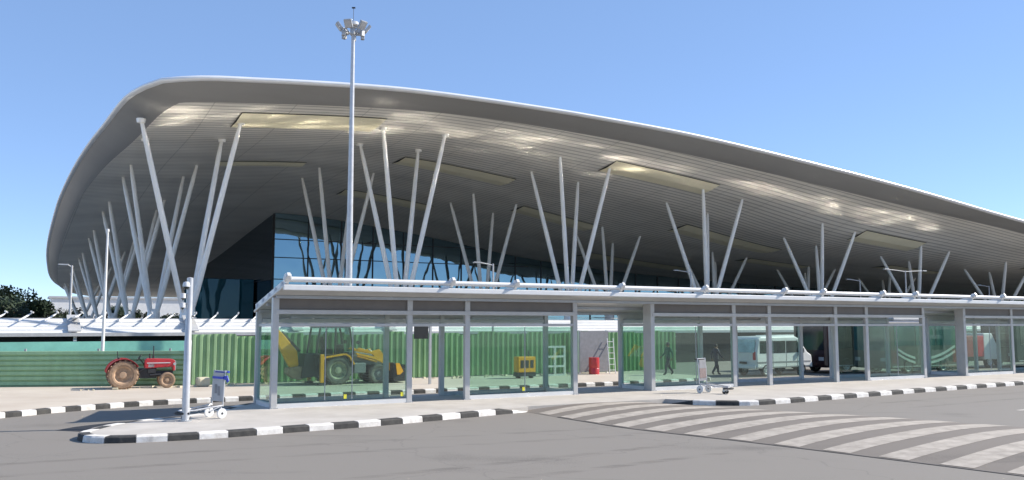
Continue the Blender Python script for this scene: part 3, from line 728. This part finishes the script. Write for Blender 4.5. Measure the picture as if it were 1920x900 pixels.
for s in (-1,1):
    y = s*.70
    for a, b in ((0,1),(1,2),(2,3),(3,4),(4,0)): cab.tube([(fr_l[a][0],y,fr_l[a][1]),(fr_l[b][0],y,fr_l[b][1])],.05,6)
    cab.tube([(-.12,y,1.38),(-.10,y,2.66)],.045,6)
for p in fr_l[:4]: cab.tube([(p[0],-.7,p[1]),(p[0],.7,p[1])],.05,6)
cab.box(-.95,.7,-.68,.68,.95,1.36)
co = cab.build('cab', M['dark'], bh)
mb = MB(); mb.box(-1.0,.72,-.76,.76,2.68,2.80); mb.build('cab_roof', M['grey'], co, bevel=.05)
mb = MB()
for s in (-1,1): mb.add([(p[0],s*.68,p[1]) for p in fr_l],[(0,1,2,3,4)])
mb.add([(.58,-.66,2.6),(.58,.66,2.6),(.82,.66,1.45),(.82,-.66,1.45)],[(0,1,2,3)]); mb.build('cab_window', M['cabglass'], co)
mb = MB(); mb.box(-.55,-.05,-.25,.25,1.36,1.66); mb.prism([(-.55,1.6),(-.68,2.2),(-.55,2.22),(-.42,1.62)],-.25,.25); mb.box(.2,.5,-.2,.2,1.36,1.85); mb.build('seat', M['black'], co, bevel=.04)
for s in (-1,1):
    mb = MB(); rows = []
    for (x,z) in ((-.78,1.22),(-.70,1.30),(.12,1.42),(.36,1.44),(.56,1.32),(.80,.95)): rows.append([(x,s*.50,z),(x,s*.98,z)])
    mb.grid(rows); o = mb.build('fender', M['yellow'], bh); sm = o.modifiers.new('S','SOLIDIFY'); sm.thickness=.07
    MB().box(-.93,-.76,s*.98-.08,s*.98+.08,.12,1.42).build('stabiliser_leg', M['yellow'], bh, bevel=.015)
    MB().box(-1.02,-.66,s*.98-.16,s*.98+.16,.0,.10).build('stabiliser_foot', M['dark'], bh, bevel=.02)
    # loader arm: two bright bars and a broad cranked plate
    mb = MB(); mb.prism([(.98,1.62),(1.10,1.70),(1.75,1.52),(2.15,1.62),(2.62,1.05),(2.86,.62),(2.66,.58),(2.40,.92),(1.95,1.12),(1.0,1.36),(.96,1.46),(1.9,1.26),(1.82,1.36)],s*.60-.06,s*.60+.06)
    mb.build('loader_arm', M['yellow'], bh, bevel=.01)
    MB().tube([(1.05,s*.60,1.30),(2.05,s*.60,1.02)],.05,8).build('lift_cylinder', M['yellow'], bh)
    MB().tube([(1.7,s*.35,1.60),(2.75,s*.35,.95)],.045,8).build('tilt_cylinder', M['galv'], bh)
    MB().lathe([(0,-.03),(.09,-.03),(.09,.03),(0,.03)],(.95,s*.9,1.95),12,'y').build('mirror', M['black'], bh)
mb = MB(); mb.prism([(2.72,.95),(2.78,.98),(3.02,.55),(3.50,.86),(3.52,.80),(3.50,.10),(2.80,.06),(2.72,.25)],-1.05,1.05); mb.build('loader_bucket', M['dark'], bh, bevel=.02)
MB().prism([(2.84,.95),(3.02,.95),(3.24,.55),(3.06,.40),(2.92,.40)],-1.12,-1.06).build('bucket_bracket', M['yellow'], bh)
mb = MB(); mb.prism([(-2.95,2.46),(-2.68,2.56),(-2.42,2.30),(-1.78,1.55),(-1.70,.95),(-1.78,.72),(-2.06,.74),(-2.30,1.15),(-2.86,2.2)],-.16,.16); mb.build('boom', M['yellow'], bh, bevel=.03)
mb = MB(); mb.tube([(-2.50,.0,2.45),(-1.62,0,1.55)],.06,8); mb.tube([(-2.8,.18,2.42),(-1.85,.18,1.2)],.03,6); mb.build('boom_cylinder', M['dark'], bh)
mb = MB(); mb.prism([(-1.65,.32),(-1.5,1.45),(-.95,1.4),(-.85,.4)],-.5,.5); mb.build('swing_frame', M['dark'], bh, bevel=.03)
mb = MB(); mb.prism([(-2.25,.80),(-1.62,.88),(-1.35,.50),(-1.6,.22),(-1.95,.30),(-2.28,.55)],-.30,.30); mb.build('backhoe_bucket', M['dustrim'], bh, bevel=.03)
mb = MB(); mb.prism([(-.75,1.42),(-.72,2.62),(-.66,2.62),(-.69,1.42)],-.72,.72); 
# ------------------------------------------------------------------ vehicles seen at the right end through the shelter
def van(label, loc, rz, group=None, paint='white'):
    o = thing('van', label, 'van', loc, rz, group)
    body = MB(); body.prism([(-2.2,.42),(-2.25,1.25),(-2.05,2.05),(-1.85,2.16),(1.0,2.18),(1.35,2.05),(2.05,1.30),(2.42,1.12),(2.48,.45)],-.85,.85); body.build('body', M[paint], o, bevel=.09)
    for s in (-1,1):
        for a, b in ((-1.95,-.95),(-.85,.15)): MB().box(a,b,s*.853-.008,s*.853+.008,1.25,1.92).build('side_window', M['cabglassd'] if 'cabglassd' in M else M['carglass'], o)
        MB().prism([(.25,1.25),(.25,1.92),(1.15,1.92),(1.75,1.28)],s*.853-.008,s*.853+.008).build('side_window', M['carglass'], o)
        for x in (-1.45,1.55): wheel(o, x, s*.76, .33, .2, M['rubber'], M['galv'])
        MB().box(2.42,2.50,s*.62-.16,s*.62+.16,.78,.98).build('headlight', M['lgrey'], o, bevel=.02)
        MB().box(1.35,1.5,s*.98-.09,s*.98+.09,1.25,1.5).build('mirror', M['black'], o, bevel=.02)
        MB().box(-2.27,-2.2,s*.70-.09,s*.70+.09,.9,1.35).build('tail_light', M['red'], o, bevel=.02)
    for s in (-1,1):
        for x in (-.90,.22,1.15): MB().box(x-.012,x+.012,s*.853-.004,s*.853+.004,.5,1.95).build('door_seam', M['dark'], o)
        MB().box(-2.2,2.3,s*.856-.006,s*.856+.006,.72,.80).build('trim_strip', M['grey'], o)
    MB().add([(1.42,-.72,2.0),(1.42,.72,2.0),(2.06,.76,1.33),(2.06,-.76,1.33)],[(0,1,2,3)]).build('windscreen', M['carglass'], o).location = (.04,0,.03)
    MB().add([(-2.115,-.72,2.0),(-2.115,.72,2.0),(-2.27,.72,1.3),(-2.27,-.72,1.3)],[(0,1,2,3)]).build('rear_window', M['tealpale'], o).location = (-.01,0,0)
    MB().box(2.40,2.53,-.8,.8,.42,.66).build('bumper', M[paint], o, bevel=.04)
    MB().box(-2.33,-2.2,-.8,.8,.42,.62).build('bumper', M[paint], o, bevel=.04)
    MB().box(-2.345,-2.325,-.26,.26,.68,.80).build('number_plate', M['black'], o)
    return o
M['tealpale'] = mat('pale_rear_glass', (.30,.42,.40), .08, 0, .3, 2, spec=.8)
van('white minibus behind the shelter, nearest of the white vans and left of the maroon bus', at(29.9,7.6,.0), ANG+math.radians(4), 'white vans behind the shelter')
van('white minibus further back, partly hidden behind the nearer white minibus', at(34.6,10.8,.0), ANG+math.radians(2), 'white vans behind the shelter')

def bus(name, label, loc, rz, L, paint, glassm, zt=3.0, wz=(1.45,2.75)):
    o = thing(name, label, 'bus', loc, rz)
    MB().box(-L/2,L/2,-1.2,1.2,.35,zt).build('body', M[paint], o, bevel=.13)
    MB().box(-L/2+1.2,L/2-2.2,-.7,.7,zt+.002,zt+.22).build('roof_unit', M['lgrey'], o, bevel=.06)
    for s in (-1,1):
        n = max(3,int((L-1.2)/1.35)); st = (L-1.0)/n
        for i in range(n): MB().box(-L/2+.5+i*st+.04,-L/2+.5+(i+1)*st-.04,s*1.205-.01,s*1.205+.01,*wz).build('window', M[glassm], o)
        for x in (-L/2+1.7,L/2-1.7): wheel(o, x, s*1.08, .46, .26, M['rubber'], M['galv'])
        MB().box(-L/2+.3,L/2-.3,s*1.204-.006,s*1.204+.006,.42,.48).build('skirt_trim', M['lgrey'], o)
    for s in (-1,1):
        MB().box(s*L/2-.012,s*L/2+.012,-1.05,1.05,1.35,2.75).build('windscreen', M[glassm], o)
        for y in (-.85,.85): MB().box(s*L/2-.02,s*L/2+.02,y-.17,y+.17,.75,.95).build('headlight', M['lgrey'], o)
    return o
bus('bus', 'dark maroon bus with black windows between the white vans and the grey bus', at(36.4,7.9,0), ANG, 6.2, 'maroon', 'carglass')
b2 = bus('bus', 'grey bus with teal windows and curved white double stripes on its side', at(38.6,5.3,0), ANG, 6.6, 'busgrey', 'tealglass', wz=(1.62,2.86))
# the two curved double stripes on its side
def swoosh(x0, z0, x1, z1, bend, wd):
    mb = MB(); r = []
    for i in range(13):
        q = i/12; x = x0+(x1-x0)*q; z = z0+(z1-z0)*q+bend*math.sin(PI*q); r.append([(x,-1.2215,z-wd/2),(x,-1.2215,z+wd/2)])
    r2 = [[(a[0],-1.2065,a[2]) for a in reversed(row)] for row in r]
    mb.grid([row+r2[i]+[row[0]] for i, row in enumerate(r)]); return mb.build('stripe', M['white'], b2)
swoosh(-2.5,1.42,-1.0,.92,-.06,.13); swoosh(-2.5,1.16,-1.0,.66,-.06,.13)
swoosh(.1,.86,2.7,1.55,-.12,.14); swoosh(.1,.60,2.7,1.24,-.12,.14)
b3 = thing('delivery_truck', 'red box truck with a white bumper bar standing beyond the grey bus', 'truck', at(46.6,7.2,0), ANG)
MB().box(-2.6,.9,-1.05,1.05,.75,2.1).build('cargo_box', M['red'], b3, bevel=.04)
mb = MB(); mb.prism([(.95,.55),(.95,2.25),(1.9,2.25),(2.4,1.5),(2.5,.55)],-1.0,1.0); mb.build('cab', M['white'], b3, bevel=.06)
MB().add([(1.96,-.85,2.18),(1.96,.85,2.18),(2.42,.88,1.52),(2.42,-.88,1.52)],[(0,1,2,3)]).build('windscreen', M['carglass'], b3).location=(.03,0,.02)
MB().box(-2.72,-2.6,-1.05,1.05,.5,.68).build('bumper', M['white'], b3, bevel=.02)
MB().box(-2.6,2.4,-.4,.4,.45,.74).build('chassis', M['dark'], b3)
for s in (-1,1):
    for x in (-1.7,1.6): wheel(b3, x, s*.86, .42, .24, M['rubber'], M['galv'])
bus('bus', 'black bus with dark windows at the right end behind the shelter', at(55.5,6.6,0), ANG, 11.5, 'black', 'carglass')

# generator, boards and sign on the far pavement
g = thing('generator', 'yellow generator set on the far pavement, seen through the second glass panel', 'generator', at(15.1,9.8,.156), ANG); g.scale = (.62,.62,.85)
MB().box(-.8,.8,-.4,.4,.35,1.25).build('canopy', M['yellow'], g, bevel=.04)
for x in (-.45,0,.45): MB().box(x-.15,x+.15,-.415,-.405,.6,1.05).build('vent', M['dark'], g)
MB().box(-.85,.85,-.35,.35,.12,.34).build('skid', M['dark'], g)
for x in (-.6,.6): MB().tube([(x,-.3,.06),(x,.3,.06)],.06,8).build('roller', M['dark'], g)
MB().tube([(.4,.1,1.25),(.4,.1,1.6)],.05,8).build('exhaust', M['dark'], g)
hd = thing('hoarding', 'plain grey hoarding board standing in a gap left of the crossing opening', 'hoarding', at(20.6,11.6,.156), ANG)
MB().box(-.95,.95,-.03,.03,.1,2.3).build('board', M['grey'], hd); 
for x in (-.9,.9): MB().box(x-.05,x+.05,.03,.12,0,2.35).build('post', M['white'], hd)
tag(MB().lathe([(0,0),(.28,0),(.29,.3),(.27,.33),(.29,.36),(.29,.66),(.28,.9),(0,.9)],(0,0,0),18,'z').build('drum', M['red'], smooth=True, loc=at(20.1,10.9,.156)), 'red steel drum in front of the grey hoarding', 'drum')
ld = thing('ladder', 'pale ladder leaning on the grey hoarding', 'ladder', at(21.3,11.2,.156), ANG)
mb = MB()
for x in (-.2,.2): MB().tube([(x,-.35,0),(x+.3,.28,1.9)],.025,6).build('rail', M['white'], ld)
for i in range(6):
    q = .1+i*.16; MB().tube([(-.2+.3*q,-.35+.63*q,1.9*q),(.2+.3*q,-.35+.63*q,1.9*q)],.015,6).build('rung', M['white'], ld)
def frame_stack(label, loc):
    o = thing('window_frame', label, 'window frame', loc, ANG)
    mb = MB()
    for x in (-.6,0,.6): mb.box(x-.05,x+.05,-.05,.05,0,1.5)
    for z in (.05,.5,1.0,1.5): mb.box(-.65,.65,-.052,.052,z-.05,z+.05)
    mb.build('frame', M['white'], o); return o
frame_stack('white steel window frame standing on the far pavement right of the generator', at(17.4,10.6,.156))
sp = thing('sign_post', 'slim grey post carrying a small black board, behind the gap in the shelter', 'sign', at(9.13,8.06,.156), ANG)
MB().box(-.05,.05,-.05,.05,0,2.75).build('post', M['lgrey'], sp); MB().box(-.80,-.12,-.07,.0,2.02,2.72).build('board', M['black'], sp, bevel=.01); MB().box(-.12,.02,-.03,.03,2.5,2.56).build('arm', M['lgrey'], sp)

# ------------------------------------------------------------------ luggage trolleys
def trolley(label, loc, rz, board):
    o = thing('luggage_trolley', label, 'trolley', loc, rz, 'luggage trolleys left on the pavement')
    fr = MB()
    for s in (-1,1):
        fr.tube([(0,s*.26,.30),(-.02,s*.26,.9),(-.06,s*.26,1.22)],.02,8)
        fr.tube([(0,s*.26,.33),(.75,s*.20,.25),(1.02,s*.10,.24)],.02,8)
        fr.tube([(.02,s*.26,.33),(.35,s*.22,.19)],.016,6)
        fr.tube([(.05,s*.26,.30),(.05,s*.30,.13)],.018,6)
    fr.tube([(1.02,-.10,.24),(1.05,0,.24),(1.02,.10,.24)],.02,8)
    for x in (.2,.45,.7): fr.tube([(x,-.22,.30-.09*x),(x,.22,.30-.09*x)],.012,6)
    fr.tube([(-.02,-.26,.72),(-.02,.26,.72)],.012,6); fr.tube([(-.06,-.26,1.2),(-.06,.26,1.2)],.014,6)
    fr.build('frame', M['galv'], o, smooth=True)
    MB().box(-.025,.0,-.235,.235,.42,1.16).build('ad_panel', M[board], o, bevel=.006)
    MB().tube([(-.10,-.34,1.18),(-.10,.34,1.18)],.028,8).build('handle', M['blue' if board == 'lgrey' else 'black'], o)
    MB().tube([(.92,-.24,.19),(1.10,-.14,.19),(1.15,0,.19),(1.10,.14,.19),(.92,.24,.19)],.03,8).build('bumper', M['black'], o, smooth=True)
    for s in (-1,1):
        w = MB().lathe([(0,-.025),(.10,-.025),(.13,-.02),(.13,.02),(.10,.025),(0,.025)],(.05,s*.30,.13),20,'y').build('wheel', M['white'], o)
        MB().lathe([(0,-.032),(.03,-.032),(.03,.032),(0,.032)],(.05,s*.30,.13),10,'y').build('hub', M['dark'], w)
        MB().lathe([(0,-.02),(.065,-.02),(.07,.0),(.065,.02),(0,.02)],(.88,s*.10,.07),14,'y').build('caster', M['black'], o)
        MB().box(.84,.92,s*.10-.03,s*.10+.03,.08,.24).build('caster_fork', M['galv'], o)
    return o, fr
t1, _ = trolley('luggage trolley with blue tape round its grey panel, beside the tall grey camera pole', at(-2.1,-1.85,.156), math.radians(230), 'lgrey')
mb = MB()                                                                    # strips of blue tape tied round the panel
mb.box(-.036,.014,-.25,.25,1.00,1.06); mb.obox((-.03,.30,1.03),(.03,.20,.10)); mb.obox((-.03,.38,1.0),(.02,.10,.16),Matrix.Rotation(.6,3,'X')); mb.build('tape', M['blue'], t1)
for y, dz in ((-.08,.0),(.06,-.05)): MB().box(.001,.006,y-.06,y+.05,.62+dz,.86+dz).build('faded_print', M['grey'], t1)
t2, _ = trolley('luggage trolley with black handle and brown panel, standing before the shelter near the right kerb', at(16.35,-1.75,.156), math.radians(-42), 'grey')
for q_ in (t1,t2): q_.scale = (1.1,1.1,1.1)
MB().box(.002,.012,-.22,.22,.52,.86).build('panel_poster', mat('faded_poster',(.20,.15,.14),.6,0,.3,12), t2)

# ------------------------------------------------------------------ poles and lamps
cp = thing('camera_pole', 'stout grey steel camera pole on the tip of the island, left of the shelter', 'pole', at(-3.05,-2.37,.156))
MB().lathe([(.10,0),(.098,2.2),(.088,2.22),(.084,3.95),(.0,3.97)],(0,0,0),18,'z').build('pole', M['galv'], cp, smooth=True)
MB().lathe([(.0,.03),(.19,.03),(.19,0)],(0,0,0),18,'z').build('base_plate', M['steel_d'], cp)
for i, (dx, z) in enumerate(((-.06,3.70),(-.14,3.38),(-.14,3.12))):
    MB().tube([(0,0,z+.12),(dx,-.10,z+.12)],.02,6).build('bracket', M['white'], cp)
    c = MB().lathe([(0,z+.14),(.07,z+.13),(.10 if i == 0 else .075,z+.04),(.10 if i == 0 else .075,z)],(dx,-.12,0),14,'z').build('camera_housing', M['white'], cp, smooth=True)
    MB().lathe([(.08 if i == 0 else .06,z),(.065 if i == 0 else .007,z-.06),(.0,z-.085)],(dx,-.12,0),14,'z').build('camera_dome', M['carglass'], c, smooth=True)
MB().box(-.05,.14,-.02,.02,2.86,2.9).build('cable_clamp', M['dark'], cp)

mx, my = W(9.5,20)
hm = thing('high_mast_light', 'tall grey floodlight mast with a ring of lamps rising behind the shelter', 'lamp mast', (mx,my,.876))
MB().lathe([(.205,-.72),(.19,5),(.15,12),(.105,19.0),(.0,19.02)],(0,0,0),16,'z').build('mast', M['galv'], hm, smooth=True)
mb = MB(); mb.tube([(.52*math.cos(2*PI*i/20),.52*math.sin(2*PI*i/20),19.15) for i in range(21)],.035,6,caps=False)
for i in range(4): a = PI/4+i*PI/2; mb.tube([(0,0,18.7),(.52*math.cos(a),.52*math.sin(a),19.15)],.03,6)
mb.build('lamp_ring', M['steel_d'], hm)
for i in range(6):
    a = 2*PI*i/6+.35; R = Matrix.Rotation(a,3,'Z')@Matrix.Rotation(.65,3,'Y')
    mb = MB(); c = Vector((.82*math.cos(a),.82*math.sin(a),19.28)); mb.obox(c,(.16,.46,.50),R); mb.tube([(.52*math.cos(a),.52*math.sin(a),19.15),tuple(c)],.03,6)
    f = mb.build('floodlight', M['steel_d'], hm, bevel=.04)
    MB().obox(c+R@Vector((.085,0,0)),(.012,.38,.42),R).build('lens', M['lgrey'], f)
    MB().obox((.62*math.cos(a+.3),.62*math.sin(a+.3),18.86),(.20,.24,.34),Matrix.Rotation(a,3,'Z')).build('gear_box', M['steel_d'], hm, bevel=.02)
mb = MB(); mb.lathe([(.34,19.34),(.42,19.40),(.30,19.62),(.0,19.70)],(0,0,0),14,'z'); mb.build('mast_head', M['galv'], hm, smooth=True)
mb = MB(); mb.tube([(0,0,19.7),(0,0,20.5)],.015,6); mb.obox((0,0,20.5),(.2,.12,.06)); mb.build('aviation_light', M['dark'], hm)
# thin white flagpole style mast and street lamps
tag(MB().lathe([(.085,0),(.07,4),(.045,7.55),(.075,7.56),(.07,7.68),(0,7.70)],(0,0,0),12,'z').build('flag_pole', M['white'], smooth=True, loc=at(-3.35,18,-.3)), 'thin white pole standing between the green fence and the white canopy', 'pole')
def lamp(label, t, w, h, arms, al=1.3):
    o = thing('street_lamp', label, 'street lamp', at(t,w,0), ANG, 'street lamps in front of the terminal')
    MB().lathe([(.085,0),(.075,h*.5),(.05,h),(0,h+.01)],(0,0,0),10,'z').build('pole', M['lgrey'], o, smooth=True)
    for s in arms:
        mb = MB(); mb.tube([(0,0,h-.1),(s*al*.5,0,h-.02),(s*al,0,h+.03)],.035,8); mb.build('arm', M['lgrey'], o, smooth=True)
        MB().obox((s*(al+.22),0,h+.04),(.55,.2,.08)).build('lamp_head', M['steel_d'], o, bevel=.02)
    return o
lamp('short street lamp with a small globe-like head, left of the terminal columns behind the canopy', -4.1, 30, 6.3, (-1,), .25)
lamp('double-armed street lamp in front of the blue glass wall of the terminal', 18.9, 20, 6.6, (-1,), .9)
lamp('single-arm street lamp left of the fourth column group, arm pointing left', 43.9, 30, 7.4, (-1,), 1.4)
lamp('single-arm street lamp between the fifth and sixth column groups, arm pointing left', 65.8, 30, 7.2, (-1,), 1.5)
lamp('double-armed street lamp before the sixth column group', 61.8, 22, 7.6, (-1,1), 2.4)
lamp('street lamp nearest the right edge of the picture, arm pointing left', 87.2, 30, 7.1, (-1,), 1.6)

# ------------------------------------------------------------------ trees
def leaf_tree(label, x, y, h, r, n, trunkh=.35, cat='tree', group='dark trees beyond the canopy'):
    o = thing('broadleaf_tree', label, cat, (x,y,0), random.uniform(0,6), group)
    mb = MB(); top = h*.62
    mb.tube([(0,0,0),(.1,.05,h*trunkh),(.0,.2,top)],[h*.03,h*.022,h*.008],8)
    cl = []
    for i in range(9):
        a = random.uniform(0,2*PI); rr = r*random.uniform(.25,.85); z = h*random.uniform(.42,.92)
        rr *= 1-.55*max(0,(z/h-.6)/.4)
        p = Vector((rr*math.cos(a),rr*math.sin(a),z)); cl.append((p, r*random.uniform(.28,.5)))
        mb.tube([(.05,.05,h*random.uniform(.25,.5)),tuple(p*.6+Vector((0,0,h*.12))),tuple(p)],[h*.012,h*.008,h*.003],5)
    mb.build('trunk', M['bark'], o)
    lf = MB()
    for i in range(n):
        c, cr_ = random.choice(cl)
        d = Vector((random.gauss(0,1),random.gauss(0,1),random.gauss(0,.8))); d = d.normalized()*cr_*random.random()**.4
        p = c+d; s = random.uniform(.12,.30)*(h/9)**.5*1.5
        a = Vector((random.gauss(0,1),random.gauss(0,1),random.gauss(0,1))).normalized(); b = a.orthogonal().normalized()
        lf.add([p-a*s,p+b*s*.6,p+a*s,p-b*s*.6],[(0,1,2,3)])
    lf.build('crown', M['leaf'], o)
    return o
def far_tree(label, px, y, h, r, n):
    x = (px-960)/1650*y*.995; return leaf_tree(label, x, y, h*.86, r, n)
far_tree('tallest dark tree at the left edge, with a thin twig top', 22, 165, 10.2, 6.2, 3600)
far_tree('dark rounded tree second from the left edge', 62, 172, 8.2, 5.0, 2600)
far_tree('low dark tree third from the left, right of a gap in the crowns', 98, 178, 6.6, 4.6, 2200)
far_tree('low dark tree just left of the terminal roof tip', 134, 190, 6.6, 4.6, 2000)
far_tree('dark tree seen under the roof between the slanting columns', 222, 205, 8.0, 3.6, 2200)
far_tree('small dark tree under the roof right of the slanting columns', 262, 215, 7.0, 3.4, 1600)
far_tree('dark bush-like tree under the roof near the camera pole', 312, 215, 6.0, 3.6, 1600)
far_tree('dark tree at the left edge, half hidden behind the tallest one', -12, 150, 8.5, 5.4, 2600)
# pale low building far behind, seen under the roof
pb = thing('distant_building', 'pale flat-roofed building far behind, seen under the terminal roof', 'building', (-92,232,0), ANG)
MB().box(-26,34,0,10,0,9.4).build('wall', M['white'], pb)
MB().box(-26.4,34.4,-.4,10.4,9.402,9.9).build('parapet', M['lgrey'], pb)
for i in range(14): MB().box(-24+i*4,-22+i*4,-.05,-.01,3,5).build('window', M['carglass'], pb)

# ------------------------------------------------------------------ people
def person(label, loc, rz, joints, top, trouser, scale=1.0, bag=False):
    """one skinned figure; joints gives the pose of arms and legs"""
    o = thing('person', label, 'person', loc, rz, 'people beyond the shelter')
    J = dict(pelvis=(0,0,.95), waist=(0,0,1.10), chest=(.01,0,1.30), neck=(.01,0,1.47), head=(.03,0,1.60), crown=(.02,0,1.70),
             shl=(.0,.18,1.42), shr=(.0,-.18,1.42), hl=(0,.09,.92), hr=(0,-.09,.92))
    J.update(joints)
    R = dict(pelvis=.165, waist=.155, chest=.185, neck=.065, head=.095, crown=.075, shl=.085, shr=.085, ell=.062, elr=.062, wrl=.032, wrr=.032, hal=.035, har=.035,
             hl=.115, hr=.115, knl=.085, knr=.085, anl=.065, anr=.065, tol=.035, tor=.035)
    E_ = [('pelvis','waist'),('waist','chest'),('chest','neck'),('neck','head'),('head','crown'),('chest','shl'),('chest','shr'),('shl','ell'),('ell','wrl'),('wrl','hal'),('shr','elr'),('elr','wrr'),('wrr','har'),
          ('pelvis','hl'),('pelvis','hr'),('hl','knl'),('knl','anl'),('anl','tol'),('hr','knr'),('knr','anr'),('anr','tor')]
    ks = list(R); me = bpy.data.meshes.new('body'); me.from_pydata([J[k] for k in ks],[(ks.index(a),ks.index(b)) for a, b in E_],[])
    b = bpy.data.objects.new('body', me); COL.objects.link(b); b.parent = o
    md = b.modifiers.new('Skin','SKIN'); sv = me.skin_vertices[0].data
    for k, v in zip(ks, sv): v.radius = (R[k],R[k]*(.75 if k in ('chest','waist') else 1)); v.use_root = (k == 'pelvis')
    sb = b.modifiers.new('Sub','SUBSURF'); sb.levels = sb.render_levels = 1
    bpy.context.view_layer.update()
    dg = bpy.context.evaluated_depsgraph_get(); m2 = bpy.data.meshes.new_from_object(b.evaluated_get(dg))
    b.modifiers.clear(); b.data = m2
    m2.materials.clear()
    for m in (M[top], M[trouser], M['skin'], M['black']): m2.materials.append(m)
    hands = [Vector(J['hal']),Vector(J['har'])]
    for p in m2.polygons:
        c = p.center; p.use_smooth = True
        if c.z < .07: p.material_index = 3
        elif c.z > 1.475 or min((c-h).length for h in hands) < .075: p.material_index = 2
        elif c.z < .96 and min((c-Vector(J[k])).length for k in ('wrl','wrr','ell','elr')) > .09: p.material_index = 1
        else: p.material_index = 0
    h = MB(); hx, hy, hz = J['head']
    h.lathe([(.0,.135),(.06,.12),(.095,.07),(.102,.01),(.098,-.04)],(hx-.018,hy,hz),14,'z'); h.build('hair', M['hair'], o, smooth=True)
    # a small nose and ears so the head has a facing
    f = MB(); f.obox((hx+.10,hy,hz-.02),(.03,.025,.04)); f.obox((hx,hy+.10,hz-.01),(.04,.02,.06)); f.obox((hx,hy-.10,hz-.01),(.04,.02,.06)); f.build('face', M['skin'], o)
    # five fingers a hand
    for side in ('l','r'):
        c = Vector(J['ha'+side]); d = (c-Vector(J['wr'+side])).normalized(); a = Vector((1,0,0)); fm = MB()
        for i in range(4):
            q = c+a*(-.027+.018*i); fm.tube([q, q+d*.05, q+d*(.085-.006*abs(i-1.5))+Vector((.006,0,0))],[.011,.010,.007],6)
        fm.tube([c+a*.03, c+a*.05+d*.03, c+a*.052+d*.055],[.012,.011,.008],6); fm.build('fingers', M['skin'], o, smooth=True)
    if bag:
        MB().obox((-.02,-.30,.98),(.30,.12,.34)).build('bag', M['black'], o, bevel=.04)
    return o
walk = dict(ell=(-.12,.25,1.15), wrl=(-.10,.24,.92), hal=(-.08,.24,.84), elr=(.08,-.25,1.16), wrr=(.26,-.22,.98), har=(.33,-.21,.93),
            knl=(.16,.09,.50), anl=(.20,.09,.09), tol=(.36,.09,.035), knr=(-.05,-.09,.49), anr=(-.30,-.09,.14), tor=(-.18,-.09,.04))
stand = dict(ell=(-.03,.26,1.14), wrl=(.03,.26,.90), hal=(.05,.25,.82), elr=(-.02,-.26,1.14), wrr=(.10,-.22,.92), har=(.15,-.20,.86),
            knl=(.03,.10,.50), anl=(-.01,.11,.08), tol=(.15,.13,.035), knr=(.03,-.10,.50), anr=(-.02,-.11,.08), tor=(.14,-.13,.035))
person('person in dark clothes walking to the right past the white vans', at(27.05,9.0,.01), ANG+math.radians(-10), walk, 'cloth_d', 'cloth_b')
person('person in a dark shirt striding along the far pavement in front of the green fence', at(23.06,8.3,.156), ANG+math.radians(165), walk, 'cloth_g', 'cloth_b')
person('person in pale green standing beside the red truck behind the shelter', at(43.6,5.9,0), ANG+PI, stand, 'cloth_g', 'cloth_b')

# ------------------------------------------------------------------ camera, sky, sun
cam = bpy.data.cameras.new('Camera'); co_ = bpy.data.objects.new('Camera', cam); COL.objects.link(co_)
cam.sensor_width = 36; cam.lens = 36*1650/1920; cam.clip_end = 6000; cam.clip_start = .1
co_.location = (0,0,2.8); co_.rotation_euler = (math.radians(95.5),0,0)
scene.camera = co_

AZX, AZY, EL = .97, .24, math.radians(36)
L_ = math.hypot(AZX,AZY); sd = Vector((AZX/L_*math.cos(EL), AZY/L_*math.cos(EL), math.sin(EL)))
sun = bpy.data.lights.new('Sun','SUN'); sun.energy = 4.3; sun.angle = math.radians(.5); sun.color = (1,.94,.85)
so = bpy.data.objects.new('Sun', sun); COL.objects.link(so); so.rotation_euler = (-sd).to_track_quat('-Z','Y').to_euler(); so.location = (60,10,60)
wd = bpy.data.worlds.new('World'); scene.world = wd; wd.use_nodes = True
nt = wd.node_tree; bg = nt.nodes['Background']
sky = nt.nodes.new('ShaderNodeTexSky'); sky.sky_type = 'NISHITA'; sky.sun_disc = False
sky.sun_elevation = EL; sky.sun_rotation = math.atan2(AZX, AZY); sky.air_density = .6; sky.dust_density = .0; sky.ozone_density = 1.6; sky.altitude = 900
tn = nt.nodes.new('ShaderNodeMix'); tn.data_type = 'RGBA'; tn.blend_type = 'MULTIPLY'; tn.inputs[0].default_value = 1; tn.inputs[7].default_value = (1,1,1,1)
tm = nt.nodes.new('ShaderNodeMix'); tm.data_type = 'RGBA'; tm.inputs[0].default_value = .52; tm.inputs[7].default_value = (1.08,1.82,3.3,1)     # even out the gradient as in the photograph
nt.links.new(sky.outputs[0], tm.inputs[6]); nt.links.new(tm.outputs[2], tn.inputs[6]); nt.links.new(tn.outputs[2], bg.inputs[0]); bg.inputs[1].default_value = .15
scene.view_settings.view_transform = 'Standard'; scene.view_settings.look = 'None'; scene.view_settings.gamma = 1
scene.view_settings.exposure = 0.8
scene.render.engine = 'CYCLES'
scene.cycles.max_bounces = 10; scene.cycles.transparent_max_bounces = 24; scene.cycles.glossy_bounces = 4
scene.cycles.use_denoising = True
scene.cycles.sample_clamp_indirect = 0
scene.cycles.caustics_reflective = True; scene.cycles.blur_glossy = 0; scene.cycles.use_guiding = True; scene.cycles.guiding_training_samples = 128
